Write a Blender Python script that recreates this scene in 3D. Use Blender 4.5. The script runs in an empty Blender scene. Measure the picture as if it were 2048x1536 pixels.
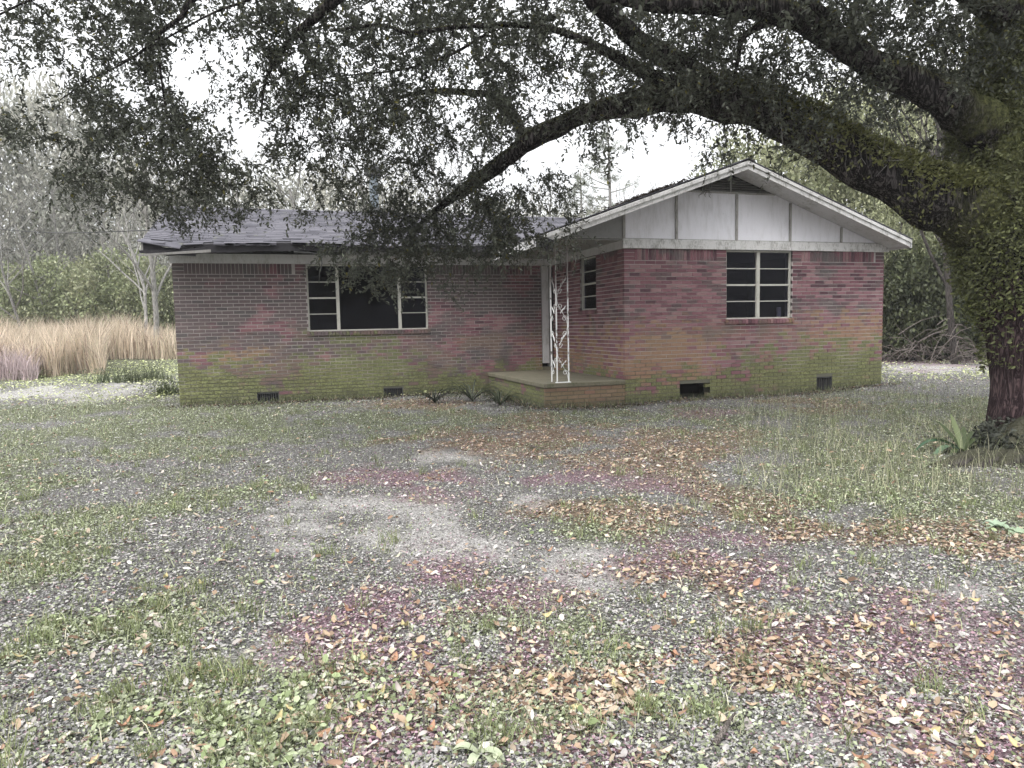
import bpy, math, random
import numpy as np
from mathutils import Vector, Matrix, noise as mnoise

rnd = random.Random(7)
rng = np.random.default_rng(7)
scn = bpy.context.scene
col = scn.collection
PI = math.pi

# ------------------------------------------------------------------ camera, sky, sun, exposure
FPX = 1413.39            # focal length in pixels of the 2048 px wide photograph
CAM = Vector((-5.559, -10.93, 1.5))
PITCH, ROLL, TH = .0824, .0208, .3114
c_, s_ = math.cos(TH), math.sin(TH)
RIGHT = Vector((c_, -s_, 0))
FW0 = Vector((s_, c_, 0))
FWD = FW0*math.cos(PITCH) + Vector((0, 0, -math.sin(PITCH)))
UP = FW0*math.sin(PITCH) + Vector((0, 0, math.cos(PITCH)))
CR, SR = math.cos(ROLL), math.sin(ROLL)
RR = RIGHT*CR - UP*(-SR)*-1      # image x axis in space
# image (a,b) from centre -> u = a*CR - b*SR ; v = a*SR + b*CR
RR = RIGHT*CR - UP*SR
UU = RIGHT*SR + UP*CR
cd = bpy.data.cameras.new('camera')
cam = bpy.data.objects.new('camera', cd)
col.objects.link(cam)
rot = Matrix((RR, UU, -FWD)).transposed()
cam.matrix_world = Matrix.Translation(CAM) @ rot.to_4x4()
cd.sensor_width = 36.0
cd.lens = 36.0*FPX/2048
cd.clip_start = .05
cd.clip_end = 500
scn.camera = cam

def ray(px, py):
    a, b = px-1024, py-768
    return FWD + RIGHT*((a*CR-b*SR)/FPX) - UP*((a*SR+b*CR)/FPX)

def P(px, py, Z):
    return CAM + ray(px, py)*Z

SUN_EL, SUN_AZ = math.radians(52), math.radians(235)
w = bpy.data.worlds.new('World')
scn.world = w
w.use_nodes = True
nt = w.node_tree
nt.nodes.clear()
sky = nt.nodes.new('ShaderNodeTexSky')
sky.sky_type = 'NISHITA'
sky.sun_disc = False
sky.sun_elevation = SUN_EL
sky.sun_rotation = SUN_AZ
sky.air_density = 1.0
sky.dust_density = 6.0
sky.ozone_density = 1.0
hs = nt.nodes.new('ShaderNodeHueSaturation')
hs.inputs['Saturation'].default_value = .12
mx = nt.nodes.new('ShaderNodeMix')
mx.data_type = 'RGBA'
mx.inputs[0].default_value = .6
mx.inputs[7].default_value = (11, 11.2, 11.5, 1)     # the even cloud deck
bg = nt.nodes.new('ShaderNodeBackground')
bg.inputs['Strength'].default_value = .12
wo = nt.nodes.new('ShaderNodeOutputWorld')
nt.links.new(sky.outputs[0], hs.inputs['Color'])
nt.links.new(hs.outputs[0], mx.inputs[6])
tc = nt.nodes.new('ShaderNodeTexCoord')
sz = nt.nodes.new('ShaderNodeSeparateXYZ')
mr = nt.nodes.new('ShaderNodeMapRange')
mr.inputs[1].default_value = 0.0; mr.inputs[2].default_value = 1.0
mr.inputs[3].default_value = .62; mr.inputs[4].default_value = 1.75
vm = nt.nodes.new('ShaderNodeVectorMath'); vm.operation = 'SCALE'
nt.links.new(tc.outputs['Generated'], sz.inputs[0])
nt.links.new(sz.outputs[2], mr.inputs[0])
nt.links.new(mx.outputs[2], vm.inputs[0])
nt.links.new(mr.outputs[0], vm.inputs['Scale'])
nt.links.new(vm.outputs[0], bg.inputs[0])
nt.links.new(bg.outputs[0], wo.inputs[0])
sd = bpy.data.lights.new('sun', 'SUN')
sd.energy = 1.0
sd.angle = math.radians(25)
sd.color = (1, .97, .92)
sun = bpy.data.objects.new('sun', sd)
col.objects.link(sun)
# sun_rotation is measured clockwise from +Y
sdir = Vector((math.sin(SUN_AZ)*math.cos(SUN_EL), math.cos(SUN_AZ)*math.cos(SUN_EL), math.sin(SUN_EL)))
sun.rotation_euler = sdir.to_track_quat('Z', 'Y').to_euler()
sun.location = (0, -20, 30)
scn.view_settings.view_transform = 'Standard'
scn.view_settings.look = 'None'
scn.view_settings.exposure = 0.84
scn.view_settings.gamma = 1
scn.view_settings.use_curve_mapping = False
scn.cycles.max_bounces = 6
scn.cycles.diffuse_bounces = 3
scn.cycles.transparent_max_bounces = 8
scn.cycles.use_adaptive_sampling = True

# ------------------------------------------------------------------ node helpers
def mat(name):
    m = bpy.data.materials.new(name)
    m.use_nodes = True
    return m, m.node_tree, m.node_tree.nodes['Principled BSDF']

def N(t, kind, **kw):
    n = t.nodes.new(kind)
    for k, v in kw.items():
        if k.startswith('i_'):
            n.inputs[k[2:].replace('_', ' ')].default_value = v
        else:
            setattr(n, k, v)
    return n

def mixc(t, fac, a, b, blend='MIX'):
    n = t.nodes.new('ShaderNodeMix')
    n.data_type = 'RGBA'
    n.blend_type = blend
    for i, v in ((0, fac), (6, a), (7, b)):
        if hasattr(v, 'is_output') or isinstance(v, bpy.types.NodeSocket):
            t.links.new(v, n.inputs[i])
        elif i == 0:
            n.inputs[0].default_value = v
        else:
            n.inputs[i].default_value = (*v, 1) if len(v) == 3 else v
    return n.outputs[2]

def noise_(t, scale, detail=4, vec=None, rough=.55, dist=0):
    n = t.nodes.new('ShaderNodeTexNoise')
    n.inputs['Scale'].default_value = scale
    n.inputs['Detail'].default_value = detail
    n.inputs['Roughness'].default_value = rough
    n.inputs['Distortion'].default_value = dist
    if vec is not None:
        t.links.new(vec, n.inputs['Vector'])
    return n.outputs['Fac']

def ramp(t, src, a, b, smooth=True):
    n = t.nodes.new('ShaderNodeMapRange')
    n.interpolation_type = 'SMOOTHSTEP' if smooth else 'LINEAR'
    n.inputs[1].default_value = a
    n.inputs[2].default_value = b
    t.links.new(src, n.inputs[0])
    return n.outputs[0]

def math_(t, op, a, b=None):
    n = t.nodes.new('ShaderNodeMath')
    n.operation = op
    for i, v in ((0, a), (1, b)):
        if v is None:
            continue
        if isinstance(v, bpy.types.NodeSocket):
            t.links.new(v, n.inputs[i])
        else:
            n.inputs[i].default_value = v
    return n.outputs[0]

def pos(t):
    return t.nodes.new('ShaderNodeNewGeometry').outputs['Position']

def scaled(t, vec, s):
    n = t.nodes.new('ShaderNodeVectorMath')
    n.operation = 'MULTIPLY'
    n.inputs[1].default_value = s
    t.links.new(vec, n.inputs[0])
    return n.outputs[0]

def bump(t, bsdf, h, strength=.4, dist=.01):
    n = t.nodes.new('ShaderNodeBump')
    n.inputs['Strength'].default_value = strength
    n.inputs['Distance'].default_value = dist
    t.links.new(h, n.inputs['Height'])
    t.links.new(n.outputs[0], bsdf.inputs['Normal'])

def sepz(t, vec):
    n = t.nodes.new('ShaderNodeSeparateXYZ')
    t.links.new(vec, n.inputs[0])
    return n.outputs

# ------------------------------------------------------------------ materials
M = {}
def mk_attr(name, rough=.7, transl=0.0, spec=.3):
    m, t, b = mat(name)
    a = N(t, 'ShaderNodeAttribute', attribute_name='col')
    t.links.new(a.outputs['Color'], b.inputs['Base Color'])
    b.inputs['Roughness'].default_value = rough
    b.inputs['Specular IOR Level'].default_value = spec
    if transl:
        tr = t.nodes.new('ShaderNodeBsdfTranslucent')
        t.links.new(a.outputs['Color'], tr.inputs['Color'])
        ms = t.nodes.new('ShaderNodeMixShader')
        ms.inputs[0].default_value = transl
        t.links.new(b.outputs[0], ms.inputs[1])
        t.links.new(tr.outputs[0], ms.inputs[2])
        out = t.nodes['Material Output']
        t.links.new(ms.outputs[0], out.inputs['Surface'])
    M[name] = m
mk_attr('leaf', .55, .22, .35)
mk_attr('dry_leaf', .75, .08, .25)
mk_attr('blade', .7, .2, .2)

# brick : mauve red, grey weathered, tan bloom and green algae, by position
def brickmat(name, soldier=False):
    m, t, b = mat(name)
    g = t.nodes.new('ShaderNodeNewGeometry')
    p = g.outputs['Position']
    oi = t.nodes.new('ShaderNodeObjectInfo')
    r = math_(t, 'FRACT', math_(t, 'ADD', g.outputs['Random Per Island'], math_(t, 'MULTIPLY', oi.outputs['Random'], 7.31)))
    cr = t.nodes.new('ShaderNodeValToRGB')
    t.links.new(r, cr.inputs[0])
    e = cr.color_ramp.elements
    cr.color_ramp.interpolation = 'CONSTANT'
    e[0].position = 0; e[0].color = (.21, .105, .12, 1)
    e[1].position = .3; e[1].color = (.25, .135, .15, 1)
    for q, c in ((.5, (.17, .085, .10)), (.68, (.27, .165, .17)), (.82, (.135, .09, .095)), (.92, (.10, .055, .066))):
        x = e.new(q); x.color = (*c, 1)
    c = cr.outputs[0]
    n1 = noise_(t, .9, 4, p)
    zz = sepz(t, p)[2]
    xx = sepz(t, p)[0]
    # grey weathering
    left = ramp(t, xx, .1, -1.6)       # the recessed left wing is greyer
    grey = ramp(t, math_(t, 'ADD', noise_(t, 1.3, 5, scaled(t, p, (1, 1, 1.6))), math_(t, 'MULTIPLY', left, .17)), .53, .64)
    c = mixc(t, math_(t, 'MULTIPLY', grey, .75), c, (.10, .098, .095))
    # tan bloom in the middle heights
    tn = ramp(t, noise_(t, 1.1, 4, scaled(t, p, (1.1, 1.1, 1.9)), dist=.4), .46, .58)
    hz = math_(t, 'SUBTRACT', 1.55, zz)
    tn = math_(t, 'MULTIPLY', tn, ramp(t, hz, -.25, .3))
    def blob(cx, cz, rx, rz):
        u = math_(t, 'MULTIPLY', math_(t, 'SUBTRACT', xx, cx), 1/rx); v = math_(t, 'MULTIPLY', math_(t, 'SUBTRACT', zz, cz), 1/rz)
        d = math_(t, 'SQRT', math_(t, 'ADD', math_(t, 'MULTIPLY', u, u), math_(t, 'MULTIPLY', v, v)))
        return math_(t, 'SUBTRACT', 1.0, d)
    ragged = math_(t, 'MULTIPLY', math_(t, 'SUBTRACT', noise_(t, 2.4, 8, p, .72), .5), 3.4)
    oc = math_(t, 'MAXIMUM', math_(t, 'MAXIMUM', blob(.75, .72, 1.15, .62), blob(4.8, 1.15, 1.3, .42)), math_(t, 'MAXIMUM', blob(-6.6, .95, .8, .22), blob(-4.7, .62, .9, .2)))
    rb = math_(t, 'MULTIPLY', math_(t, 'SUBTRACT', r, .5), 1.2)      # every brick takes the stain a little differently
    oc = ramp(t, math_(t, 'ADD', math_(t, 'ADD', oc, ragged), rb), -.15, .35)
    tn = math_(t, 'MAXIMUM', math_(t, 'MULTIPLY', tn, .35), oc)
    c = mixc(t, math_(t, 'MULTIPLY', tn, .8) if name == 'brick' else .65, c, (.30, .195, .12))
    # algae, strongest near the ground, ragged upper edge
    rise = math_(t, 'MAXIMUM', math_(t, 'MAXIMUM', blob(4.3, .35, 2.6, .85), blob(-4.2, .35, 1.6, .95)), blob(-7.0, .35, 1.3, .75))
    al = math_(t, 'MAXIMUM', math_(t, 'SUBTRACT', .62, zz), math_(t, 'MULTIPLY', rise, .8))
    al = math_(t, 'ADD', al, math_(t, 'MULTIPLY', ragged, .55 if name == 'brick' else .2))
    al = math_(t, 'ADD', al, math_(t, 'MULTIPLY', rb, .45))
    al = ramp(t, al, -.02, .26)
    if name != 'brick': al = math_(t, 'MULTIPLY', al, .3)
    speck = ramp(t, noise_(t, 34, 8, p, .75), .38, .62)
    gc = mixc(t, speck, (.105, .118, .045), (.29, .31, .145))
    gc = mixc(t, math_(t, 'MULTIPLY', r, .5), gc, (.10, .10, .06))
    c = mixc(t, math_(t, 'MULTIPLY', al, .93), c, gc)
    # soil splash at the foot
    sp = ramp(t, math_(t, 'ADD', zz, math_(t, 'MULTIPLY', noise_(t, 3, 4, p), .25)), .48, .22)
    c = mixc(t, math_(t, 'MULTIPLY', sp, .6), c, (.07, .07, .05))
    fine = noise_(t, 90, 3, p)
    c = mixc(t, .5, c, mixc(t, fine, (.55, .55, .55), (1.35, 1.35, 1.35)), 'MULTIPLY')
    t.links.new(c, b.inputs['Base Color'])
    b.inputs['Roughness'].default_value = .9
    b.inputs['Specular IOR Level'].default_value = .15
    bump(t, b, noise_(t, 60, 4, p), .6, .006)
    return m
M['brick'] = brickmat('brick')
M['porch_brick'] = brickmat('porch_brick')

m, t, b = mat('mortar')
p = pos(t)
c = mixc(t, noise_(t, 3, 5, p), (.40, .36, .35), (.52, .48, .46))
zz = sepz(t, p)[2]
al = ramp(t, math_(t, 'ADD', math_(t, 'MULTIPLY', math_(t, 'SUBTRACT', noise_(t, 1.6, 5, p), .5), 1.7), math_(t, 'SUBTRACT', 1.0, zz)), .05, .5)
c = mixc(t, math_(t, 'MULTIPLY', al, .85), c, (.055, .06, .03))
t.links.new(c, b.inputs['Base Color'])
b.inputs['Roughness'].default_value = .95
M['mortar'] = m

def paint(name, base, dirt, amount=.5, scale=5, vert=1.0, rough=.6):
    m, t, b = mat(name)
    p = pos(t)
    n1 = noise_(t, scale, 6, scaled(t, p, (1, 1, vert)), .65)
    n2 = noise_(t, scale*6, 5, scaled(t, p, (1, 1, vert*.6)), .7)
    f = ramp(t, math_(t, 'ADD', math_(t, 'MULTIPLY', n1, .6), math_(t, 'MULTIPLY', n2, .5)), .5, .78)
    c = mixc(t, math_(t, 'MULTIPLY', f, amount), base, dirt)
    sp = ramp(t, noise_(t, 38, 3, p), .68, .76)
    c = mixc(t, math_(t, 'MULTIPLY', sp, amount), c, tuple(x*.4 for x in dirt))
    t.links.new(c, b.inputs['Base Color'])
    b.inputs['Roughness'].default_value = rough
    bump(t, b, n2, .25, .004)
    M[name] = m
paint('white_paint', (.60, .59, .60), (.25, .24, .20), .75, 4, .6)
paint('board_paint', (.66, .65, .64), (.13, .125, .10), 1.0, 9, .7)
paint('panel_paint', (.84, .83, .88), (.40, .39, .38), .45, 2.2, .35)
paint('trim_paint', (.36, .35, .33), (.10, .095, .08), 1.0, 9, .5)
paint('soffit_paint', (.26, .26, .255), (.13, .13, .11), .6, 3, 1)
paint('sash_paint', (.52, .51, .46), (.24, .23, .19), .7, 14, .5)
paint('door_paint', (.020, .018, .017), (.012, .010, .010), .6, 5, .4)
paint('concrete', (.155, .14, .10), (.06, .07, .03), 1.0, 4, 1, .9)
paint('rotten_wood_shade', (.020, .018, .022), (.010, .009, .012), .8, 6, 1, .9)  # old wood, darkened so the open eave reads as black shadow
paint('grey_wood', (.24, .23, .22), (.10, .095, .085), .8, 8, .3, .9)
paint('flue_metal', (.16, .19, .215), (.09, .085, .08), .7, 6, .6, .45)
paint('dark_metal', (.045, .047, .05), (.08, .06, .045), .6, 10, 1, .6)
paint('cable', (.02, .02, .02), (.03, .03, .03), .3, 4, 1, .6)

# painted iron : rust shows where the paint flaked off, darker brown towards the top
m, t, b = mat('painted_iron')
p = pos(t)
f = ramp(t, noise_(t, 13, 6, scaled(t, p, (1, 1, .5)), .7), .55, .60)
zz = sepz(t, p)[2]
top = ramp(t, math_(t, 'ADD', zz, math_(t, 'MULTIPLY', noise_(t, 3, 4, p), .5)), 2.15, 2.55)
f = math_(t, 'MAXIMUM', f, math_(t, 'MULTIPLY', top, .85))
c = mixc(t, f, (.85, .85, .84), (.13, .10, .09))
t.links.new(c, b.inputs['Base Color'])
b.inputs['Roughness'].default_value = .5
M['painted_iron'] = m

# shingles
m, t, b = mat('shingle')
g = t.nodes.new('ShaderNodeNewGeometry')
p = g.outputs['Position']
c = mixc(t, g.outputs['Random Per Island'], (.038, .036, .048), (.098, .094, .112))
c = mixc(t, ramp(t, noise_(t, 1.2, 5, p), .45, .7), c, (.12, .115, .135))
c = mixc(t, ramp(t, noise_(t, 4, 5, p), .6, .75), c, (.10, .105, .08))
c = mixc(t, .6, c, mixc(t, noise_(t, 120, 2, p), (.6, .6, .6), (1.35, 1.35, 1.35)), 'MULTIPLY')
t.links.new(c, b.inputs['Base Color'])
b.inputs['Roughness'].default_value = .85
bump(t, b, noise_(t, 150, 2, p), .5, .003)
M['shingle'] = m

# window glass
m, t, b = mat('glass')
out = t.nodes['Material Output']
gl = N(t, 'ShaderNodeBsdfGlossy')
gl.inputs['Roughness'].default_value = .03
gl.inputs['Color'].default_value = (.8, .8, .9, 1)
tr = N(t, 'ShaderNodeBsdfTransparent')
tr.inputs['Color'].default_value = (.6, .6, .68, 1)
fr = N(t, 'ShaderNodeFresnel')
fr.inputs['IOR'].default_value = 1.18
ms = N(t, 'ShaderNodeMixShader')
t.links.new(fr.outputs[0], ms.inputs[0])
t.links.new(tr.outputs[0], ms.inputs[1])
t.links.new(gl.outputs[0], ms.inputs[2])
t.links.new(ms.outputs[0], out.inputs['Surface'])
M['glass'] = m
m, t, b = mat('interior')
b.inputs['Base Color'].default_value = (.016, .015, .019, 1)
b.inputs['Roughness'].default_value = .9
M['interior'] = m

def bark(name, a, b_, moss=(.06, .07, .025), mossy=.7, scale=1.0, moss_lo=.1):
    m, t, b = mat(name)
    p = pos(t)
    v = N(t, 'ShaderNodeTexVoronoi')
    v.inputs['Scale'].default_value = 42*scale
    t.links.new(scaled(t, p, (1, 1, .28)), v.inputs['Vector'])
    n1 = noise_(t, 9*scale, 8, scaled(t, p, (1, 1, .4)), .7)
    f = math_(t, 'MULTIPLY', v.outputs['Distance'], n1)
    c = mixc(t, ramp(t, f, .05, .30), a, b_)
    lich = ramp(t, noise_(t, 5*scale, 5, p), .6, .72)
    c = mixc(t, math_(t, 'MULTIPLY', lich, .45), c, tuple(x*2.3 for x in b_))
    nz = sepz(t, t.nodes.new('ShaderNodeNewGeometry').outputs['Normal'])[2]
    mf = ramp(t, math_(t, 'ADD', nz, math_(t, 'MULTIPLY', noise_(t, 3, 5, p), 1.1)), moss_lo+.45, moss_lo+1.0)
    c = mixc(t, math_(t, 'MULTIPLY', mf, mossy), c, moss)
    t.links.new(c, b.inputs['Base Color'])
    b.inputs['Roughness'].default_value = .95
    b.inputs['Specular IOR Level'].default_value = .1
    if name == 'oak_bark':
        zz = sepz(t, p)[2]
        red = ramp(t, math_(t, 'ADD', zz, math_(t, 'MULTIPLY', noise_(t, 2, 4, p), .5)), 2.35, 1.95)
        rg = noise_(t, 15, 8, scaled(t, p, (1, 1, .16)), .65, 1.2)
        rg = math_(t, 'MULTIPLY', math_(t, 'ABSOLUTE', math_(t, 'SUBTRACT', rg, .5)), 2.0)
        f = math_(t, 'ADD', math_(t, 'MULTIPLY', f, .6), math_(t, 'MULTIPLY', rg, 1.2))
        c = mixc(t, ramp(t, rg, .02, .22), tuple(x*.35 for x in a), c)
        c = mixc(t, red, c, mixc(t, ramp(t, rg, .01, .25), (.022, .014, .016), (.115, .078, .08)))
        xx = sepz(t, p)[0]
        mm = ramp(t, noise_(t, 1.6, 7, p, .7), .40, .52)
        mm = math_(t, 'MULTIPLY', mm, ramp(t, xx, 1.2, 1.9))
        mm = math_(t, 'MULTIPLY', mm, ramp(t, zz, 2.1, 2.5))
        c = mixc(t, math_(t, 'MULTIPLY', mm, .85), c, mixc(t, ramp(t, noise_(t, 22, 8, p, .75), .35, .65), (.025, .03, .012), (.19, .20, .08)))
        t.links.new(c, b.inputs['Base Color'])
    bump(t, b, f, .9, .04)
    M[name] = m
bark('oak_bark', (.022, .020, .020), (.115, .102, .10), (.11, .115, .04), .85, 1.0, .15)
bark('grey_bark', (.10, .096, .092), (.24, .23, .22), (.12, .13, .07), .4, .7, .4)
bark('pale_bark', (.13, .125, .12), (.27, .26, .245), (.2, .2, .15), .1, .4, .8)
bark('dark_bark', (.02, .018, .018), (.07, .062, .058), (.05, .055, .025), .5, .8, .3)
bark('twig_bark', (.06, .05, .045), (.19, .165, .15), (.05, .05, .02), .1, 3, .8)

# ground : soil with pale sand and mauve litter patches
m, t, b = mat('soil')
p = pos(t)
a = N(t, 'ShaderNodeAttribute', attribute_name='col')
n1 = noise_(t, 22, 8, p, .7)
n2 = noise_(t, 75, 5, p, .7)
n3 = noise_(t, 6, 6, p, .65)
mod = mixc(t, n1, (.35, .35, .35), (1.6, 1.6, 1.6))
c = mixc(t, 1.0, a.outputs['Color'], mod, 'MULTIPLY')
mod = mixc(t, ramp(t, n2, .35, .65), (.5, .5, .5), (1.5, 1.5, 1.5))
c = mixc(t, 1.0, c, mod, 'MULTIPLY')
mod = mixc(t, n3, (.7, .7, .7), (1.3, 1.3, 1.3))
c = mixc(t, 1.0, c, mod, 'MULTIPLY')
t.links.new(c, b.inputs['Base Color'])
b.inputs['Roughness'].default_value = 1
b.inputs['Specular IOR Level'].default_value = .1
bump(t, b, math_(t, 'ADD', n1, n2), .8, .025)
M['soil'] = m

# ------------------------------------------------------------------ mesh helpers
def link(o, parent=None):
    col.objects.link(o)
    if parent is not None:
        o.parent = parent
    return o

def np_mesh(name, V, F, material, parent=None, colors=None, smooth=False):
    """V (n,3), F (m,k) with constant k"""
    V = np.asarray(V, np.float32); F = np.asarray(F, np.int32)
    me = bpy.data.meshes.new(name)
    k = F.shape[1]
    me.vertices.add(len(V)); me.vertices.foreach_set('co', V.ravel())
    me.loops.add(F.size); me.loops.foreach_set('vertex_index', F.ravel())
    me.polygons.add(len(F))
    me.polygons.foreach_set('loop_start', np.arange(0, F.size, k, dtype=np.int32))
    me.polygons.foreach_set('loop_total', np.full(len(F), k, np.int32))
    if smooth:
        me.polygons.foreach_set('use_smooth', np.ones(len(F), bool))
    me.update(calc_edges=True)
    if colors is not None:
        at = me.color_attributes.new('col', 'FLOAT_COLOR', 'POINT')
        cc = np.ones((len(V), 4), np.float32); cc[:, :3] = colors
        at.data.foreach_set('color', cc.ravel())
    me.materials.append(M[material] if isinstance(material, str) else material)
    o = bpy.data.objects.new(name, me)
    return link(o, parent)

class MB:
    def __init__(s):
        s.v = []; s.f = []
    def box(s, x0, x1, y0, y1, z0, z1):
        n = len(s.v)
        s.v += [(x, y, z) for z in (z0, z1) for y in (y0, y1) for x in (x0, x1)]
        s.f += [tuple(n+i for i in q) for q in ((0, 2, 3, 1), (4, 5, 7, 6), (0, 1, 5, 4), (2, 6, 7, 3), (0, 4, 6, 2), (1, 3, 7, 5))]
        return s
    def hexa(s, pts):
        """8 points: bottom 4 counter-clockwise, top 4"""
        n = len(s.v); s.v += [tuple(q) for q in pts]
        s.f += [tuple(n+i for i in q) for q in ((0, 3, 2, 1), (4, 5, 6, 7), (0, 1, 5, 4), (1, 2, 6, 5), (2, 3, 7, 6), (3, 0, 4, 7))]
        return s
    def prism(s, poly, y0, y1):
        """poly in (x,z), extruded along y"""
        n = len(s.v); k = len(poly)
        s.v += [(x, y0, z) for x, z in poly] + [(x, y1, z) for x, z in poly]
        s.f += [tuple(n+i for i in range(k)), tuple(n+k+i for i in reversed(range(k)))]
        s.f += [(n+i, n+k+i, n+k+(i+1) % k, n+(i+1) % k) for i in range(k)]
        return s
    def quad(s, *pts):
        n = len(s.v); s.v += [tuple(q) for q in pts]; s.f.append(tuple(range(n, n+len(pts)))); return s
    def tube(s, pts, rad, sides=6, jitter=0, cap=True, seed=0):
        pts = [Vector(q) for q in pts]
        if not hasattr(rad, '__len__'):
            rad = [rad]*len(pts)
        n = len(s.v); up = Vector((0, 0, 1)); prev = None
        for i, q in enumerate(pts):
            d = (pts[min(i+1, len(pts)-1)]-pts[max(i-1, 0)]).normalized()
            if prev is None:
                a = d.cross(up)
                if a.length < .1: a = d.cross(Vector((1, 0, 0)))
            else:
                a = prev - d*prev.dot(d)
            a.normalize(); prev = a; bb = d.cross(a)
            for j in range(sides):
                an = 2*PI*j/sides
                r = rad[i]
                if jitter:
                    dirv = a*math.cos(an)+bb*math.sin(an)
                    r *= 1+jitter*mnoise.noise((q+dirv*rad[i])*2.2/(rad[i]*2+.3)+Vector((seed, 0, 0)))+jitter*.6*mnoise.noise((q*.6+dirv*1.6)*3)
                s.v.append(tuple(q+(a*math.cos(an)+bb*math.sin(an))*r))
        for i in range(len(pts)-1):
            for j in range(sides):
                j2 = (j+1) % sides
                s.f.append((n+i*sides+j, n+i*sides+j2, n+(i+1)*sides+j2, n+(i+1)*sides+j))
        if cap:
            s.f.append(tuple(n+j for j in reversed(range(sides))))
            s.f.append(tuple(n+(len(pts)-1)*sides+j for j in range(sides)))
        return s
    def mesh(s, name, material, smooth=False):
        me = bpy.data.meshes.new(name)
        me.from_pydata(s.v, [], s.f); me.update()
        if smooth:
            me.polygons.foreach_set('use_smooth', [True]*len(me.polygons))
        me.materials.append(M[material])
        return me
    def build(s, name, material, parent=None, smooth=False, bevel=0):
        o = bpy.data.objects.new(name, s.mesh(name, material, smooth))
        link(o, parent)
        if bevel:
            bv = o.modifiers.new('bevel', 'BEVEL'); bv.width = bevel; bv.segments = 1; bv.limit_method = 'ANGLE'
        return o

def tag(o, label=None, cat=None, group=None, kind=None):
    if label: o['label'] = label
    if cat: o['category'] = cat
    if group: o['group'] = group
    if kind: o['kind'] = kind
    return o

def empty(name, loc=(0, 0, 0), rz=0):
    o = bpy.data.objects.new(name, None)
    o.location = loc; o.rotation_euler = (0, 0, rz)
    o.empty_display_size = .2
    return link(o)

# chaikin style resample of a polyline with radii
def spline(pts, rad, per=4):
    P_ = [Vector(q) for q in pts]; out = []; ro = []
    n = len(P_)
    for i in range(n-1):
        p0 = P_[max(i-1, 0)]; p1 = P_[i]; p2 = P_[i+1]; p3 = P_[min(i+2, n-1)]
        for k in range(per):
            u = k/per
            out.append(.5*((2*p1)+(p2-p0)*u+(2*p0-5*p1+4*p2-p3)*u*u+(3*p1-p0-3*p2+p3)*u**3))
            ro.append(rad[i]+(rad[i+1]-rad[i])*u)
    out.append(P_[-1]); ro.append(rad[-1])
    return out, ro

# leaf cloud: two folded quads per leaf
def leaves(name, C, D, Nn, L, W, colors, material, parent=None, fold=.25, curl=0.0, simple=False):
    C = np.asarray(C, float); D = np.asarray(D, float); Nn = np.asarray(Nn, float)
    D /= np.linalg.norm(D, axis=1, keepdims=True)+1e-9
    S = np.cross(D, Nn); S /= np.linalg.norm(S, axis=1, keepdims=True)+1e-9
    Nn = np.cross(S, D)
    L = np.broadcast_to(L, (len(C),))[:, None]; W = np.broadcast_to(W, (len(C),))[:, None]
    base = C
    if simple:
        v = np.stack([base, base+D*L*.45+S*W*.5, base+D*L, base+D*L*.45-S*W*.5+Nn*W*fold], 1)
        n = len(C); F = np.arange(4)[None, :]+4*np.arange(n)[:, None]; k = 4
    else:
        cu = Nn*L*curl
        v = np.stack([base, base+D*L*.28+S*W*.46+Nn*W*fold, base+D*L*.72+S*W*.40+Nn*W*fold+cu, base+D*L+cu*1.6,
                      base+D*L*.72-S*W*.40+Nn*W*fold+cu, base+D*L*.28-S*W*.46+Nn*W*fold], 1)
        n = len(C); o6 = 6*np.arange(n)[:, None]
        F = np.concatenate([np.array([[0, 1, 2, 3]])+o6, np.array([[0, 3, 4, 5]])+o6]); k = 6
    cc = np.repeat(np.asarray(colors), k, axis=0)
    return np_mesh(name, v.reshape(-1, 3), F, material, parent, cc)

def unit(n):
    v = rng.normal(size=(n, 3)); return v/np.linalg.norm(v, axis=1, keepdims=True)

# ------------------------------------------------------------------ terrain
def sstep(a, b, x):
    t = np.clip((x-a)/(b-a), 0, 1); return t*t*(3-2*t)

_wav = [(rng.uniform(.25, 2.2), rng.uniform(0, 2*PI), rng.uniform(0, 2*PI)) for _ in range(14)]
def hgt(x, y):
    x = np.asarray(x, float); y = np.asarray(y, float)
    h = .13*sstep(-9, -1.5, y)
    h = h+.10*sstep(1.5, 6, x)*sstep(-5, 0, y)
    h = h+.06*np.clip(y-17, 0, 40)*sstep(2, -10, x)*.8
    for f, a, ph in _wav:
        h = h+.010/(.4+f)*np.sin((x*math.cos(a)+y*math.sin(a))*f*1.6+ph)
    return h

def G(px, py):
    d = ray(px, py); z = 0.1
    for _ in range(6):
        tt = (z-CAM.z)/d.z; q = CAM+d*tt; z = float(hgt(q.x, q.y))
    return q

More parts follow.
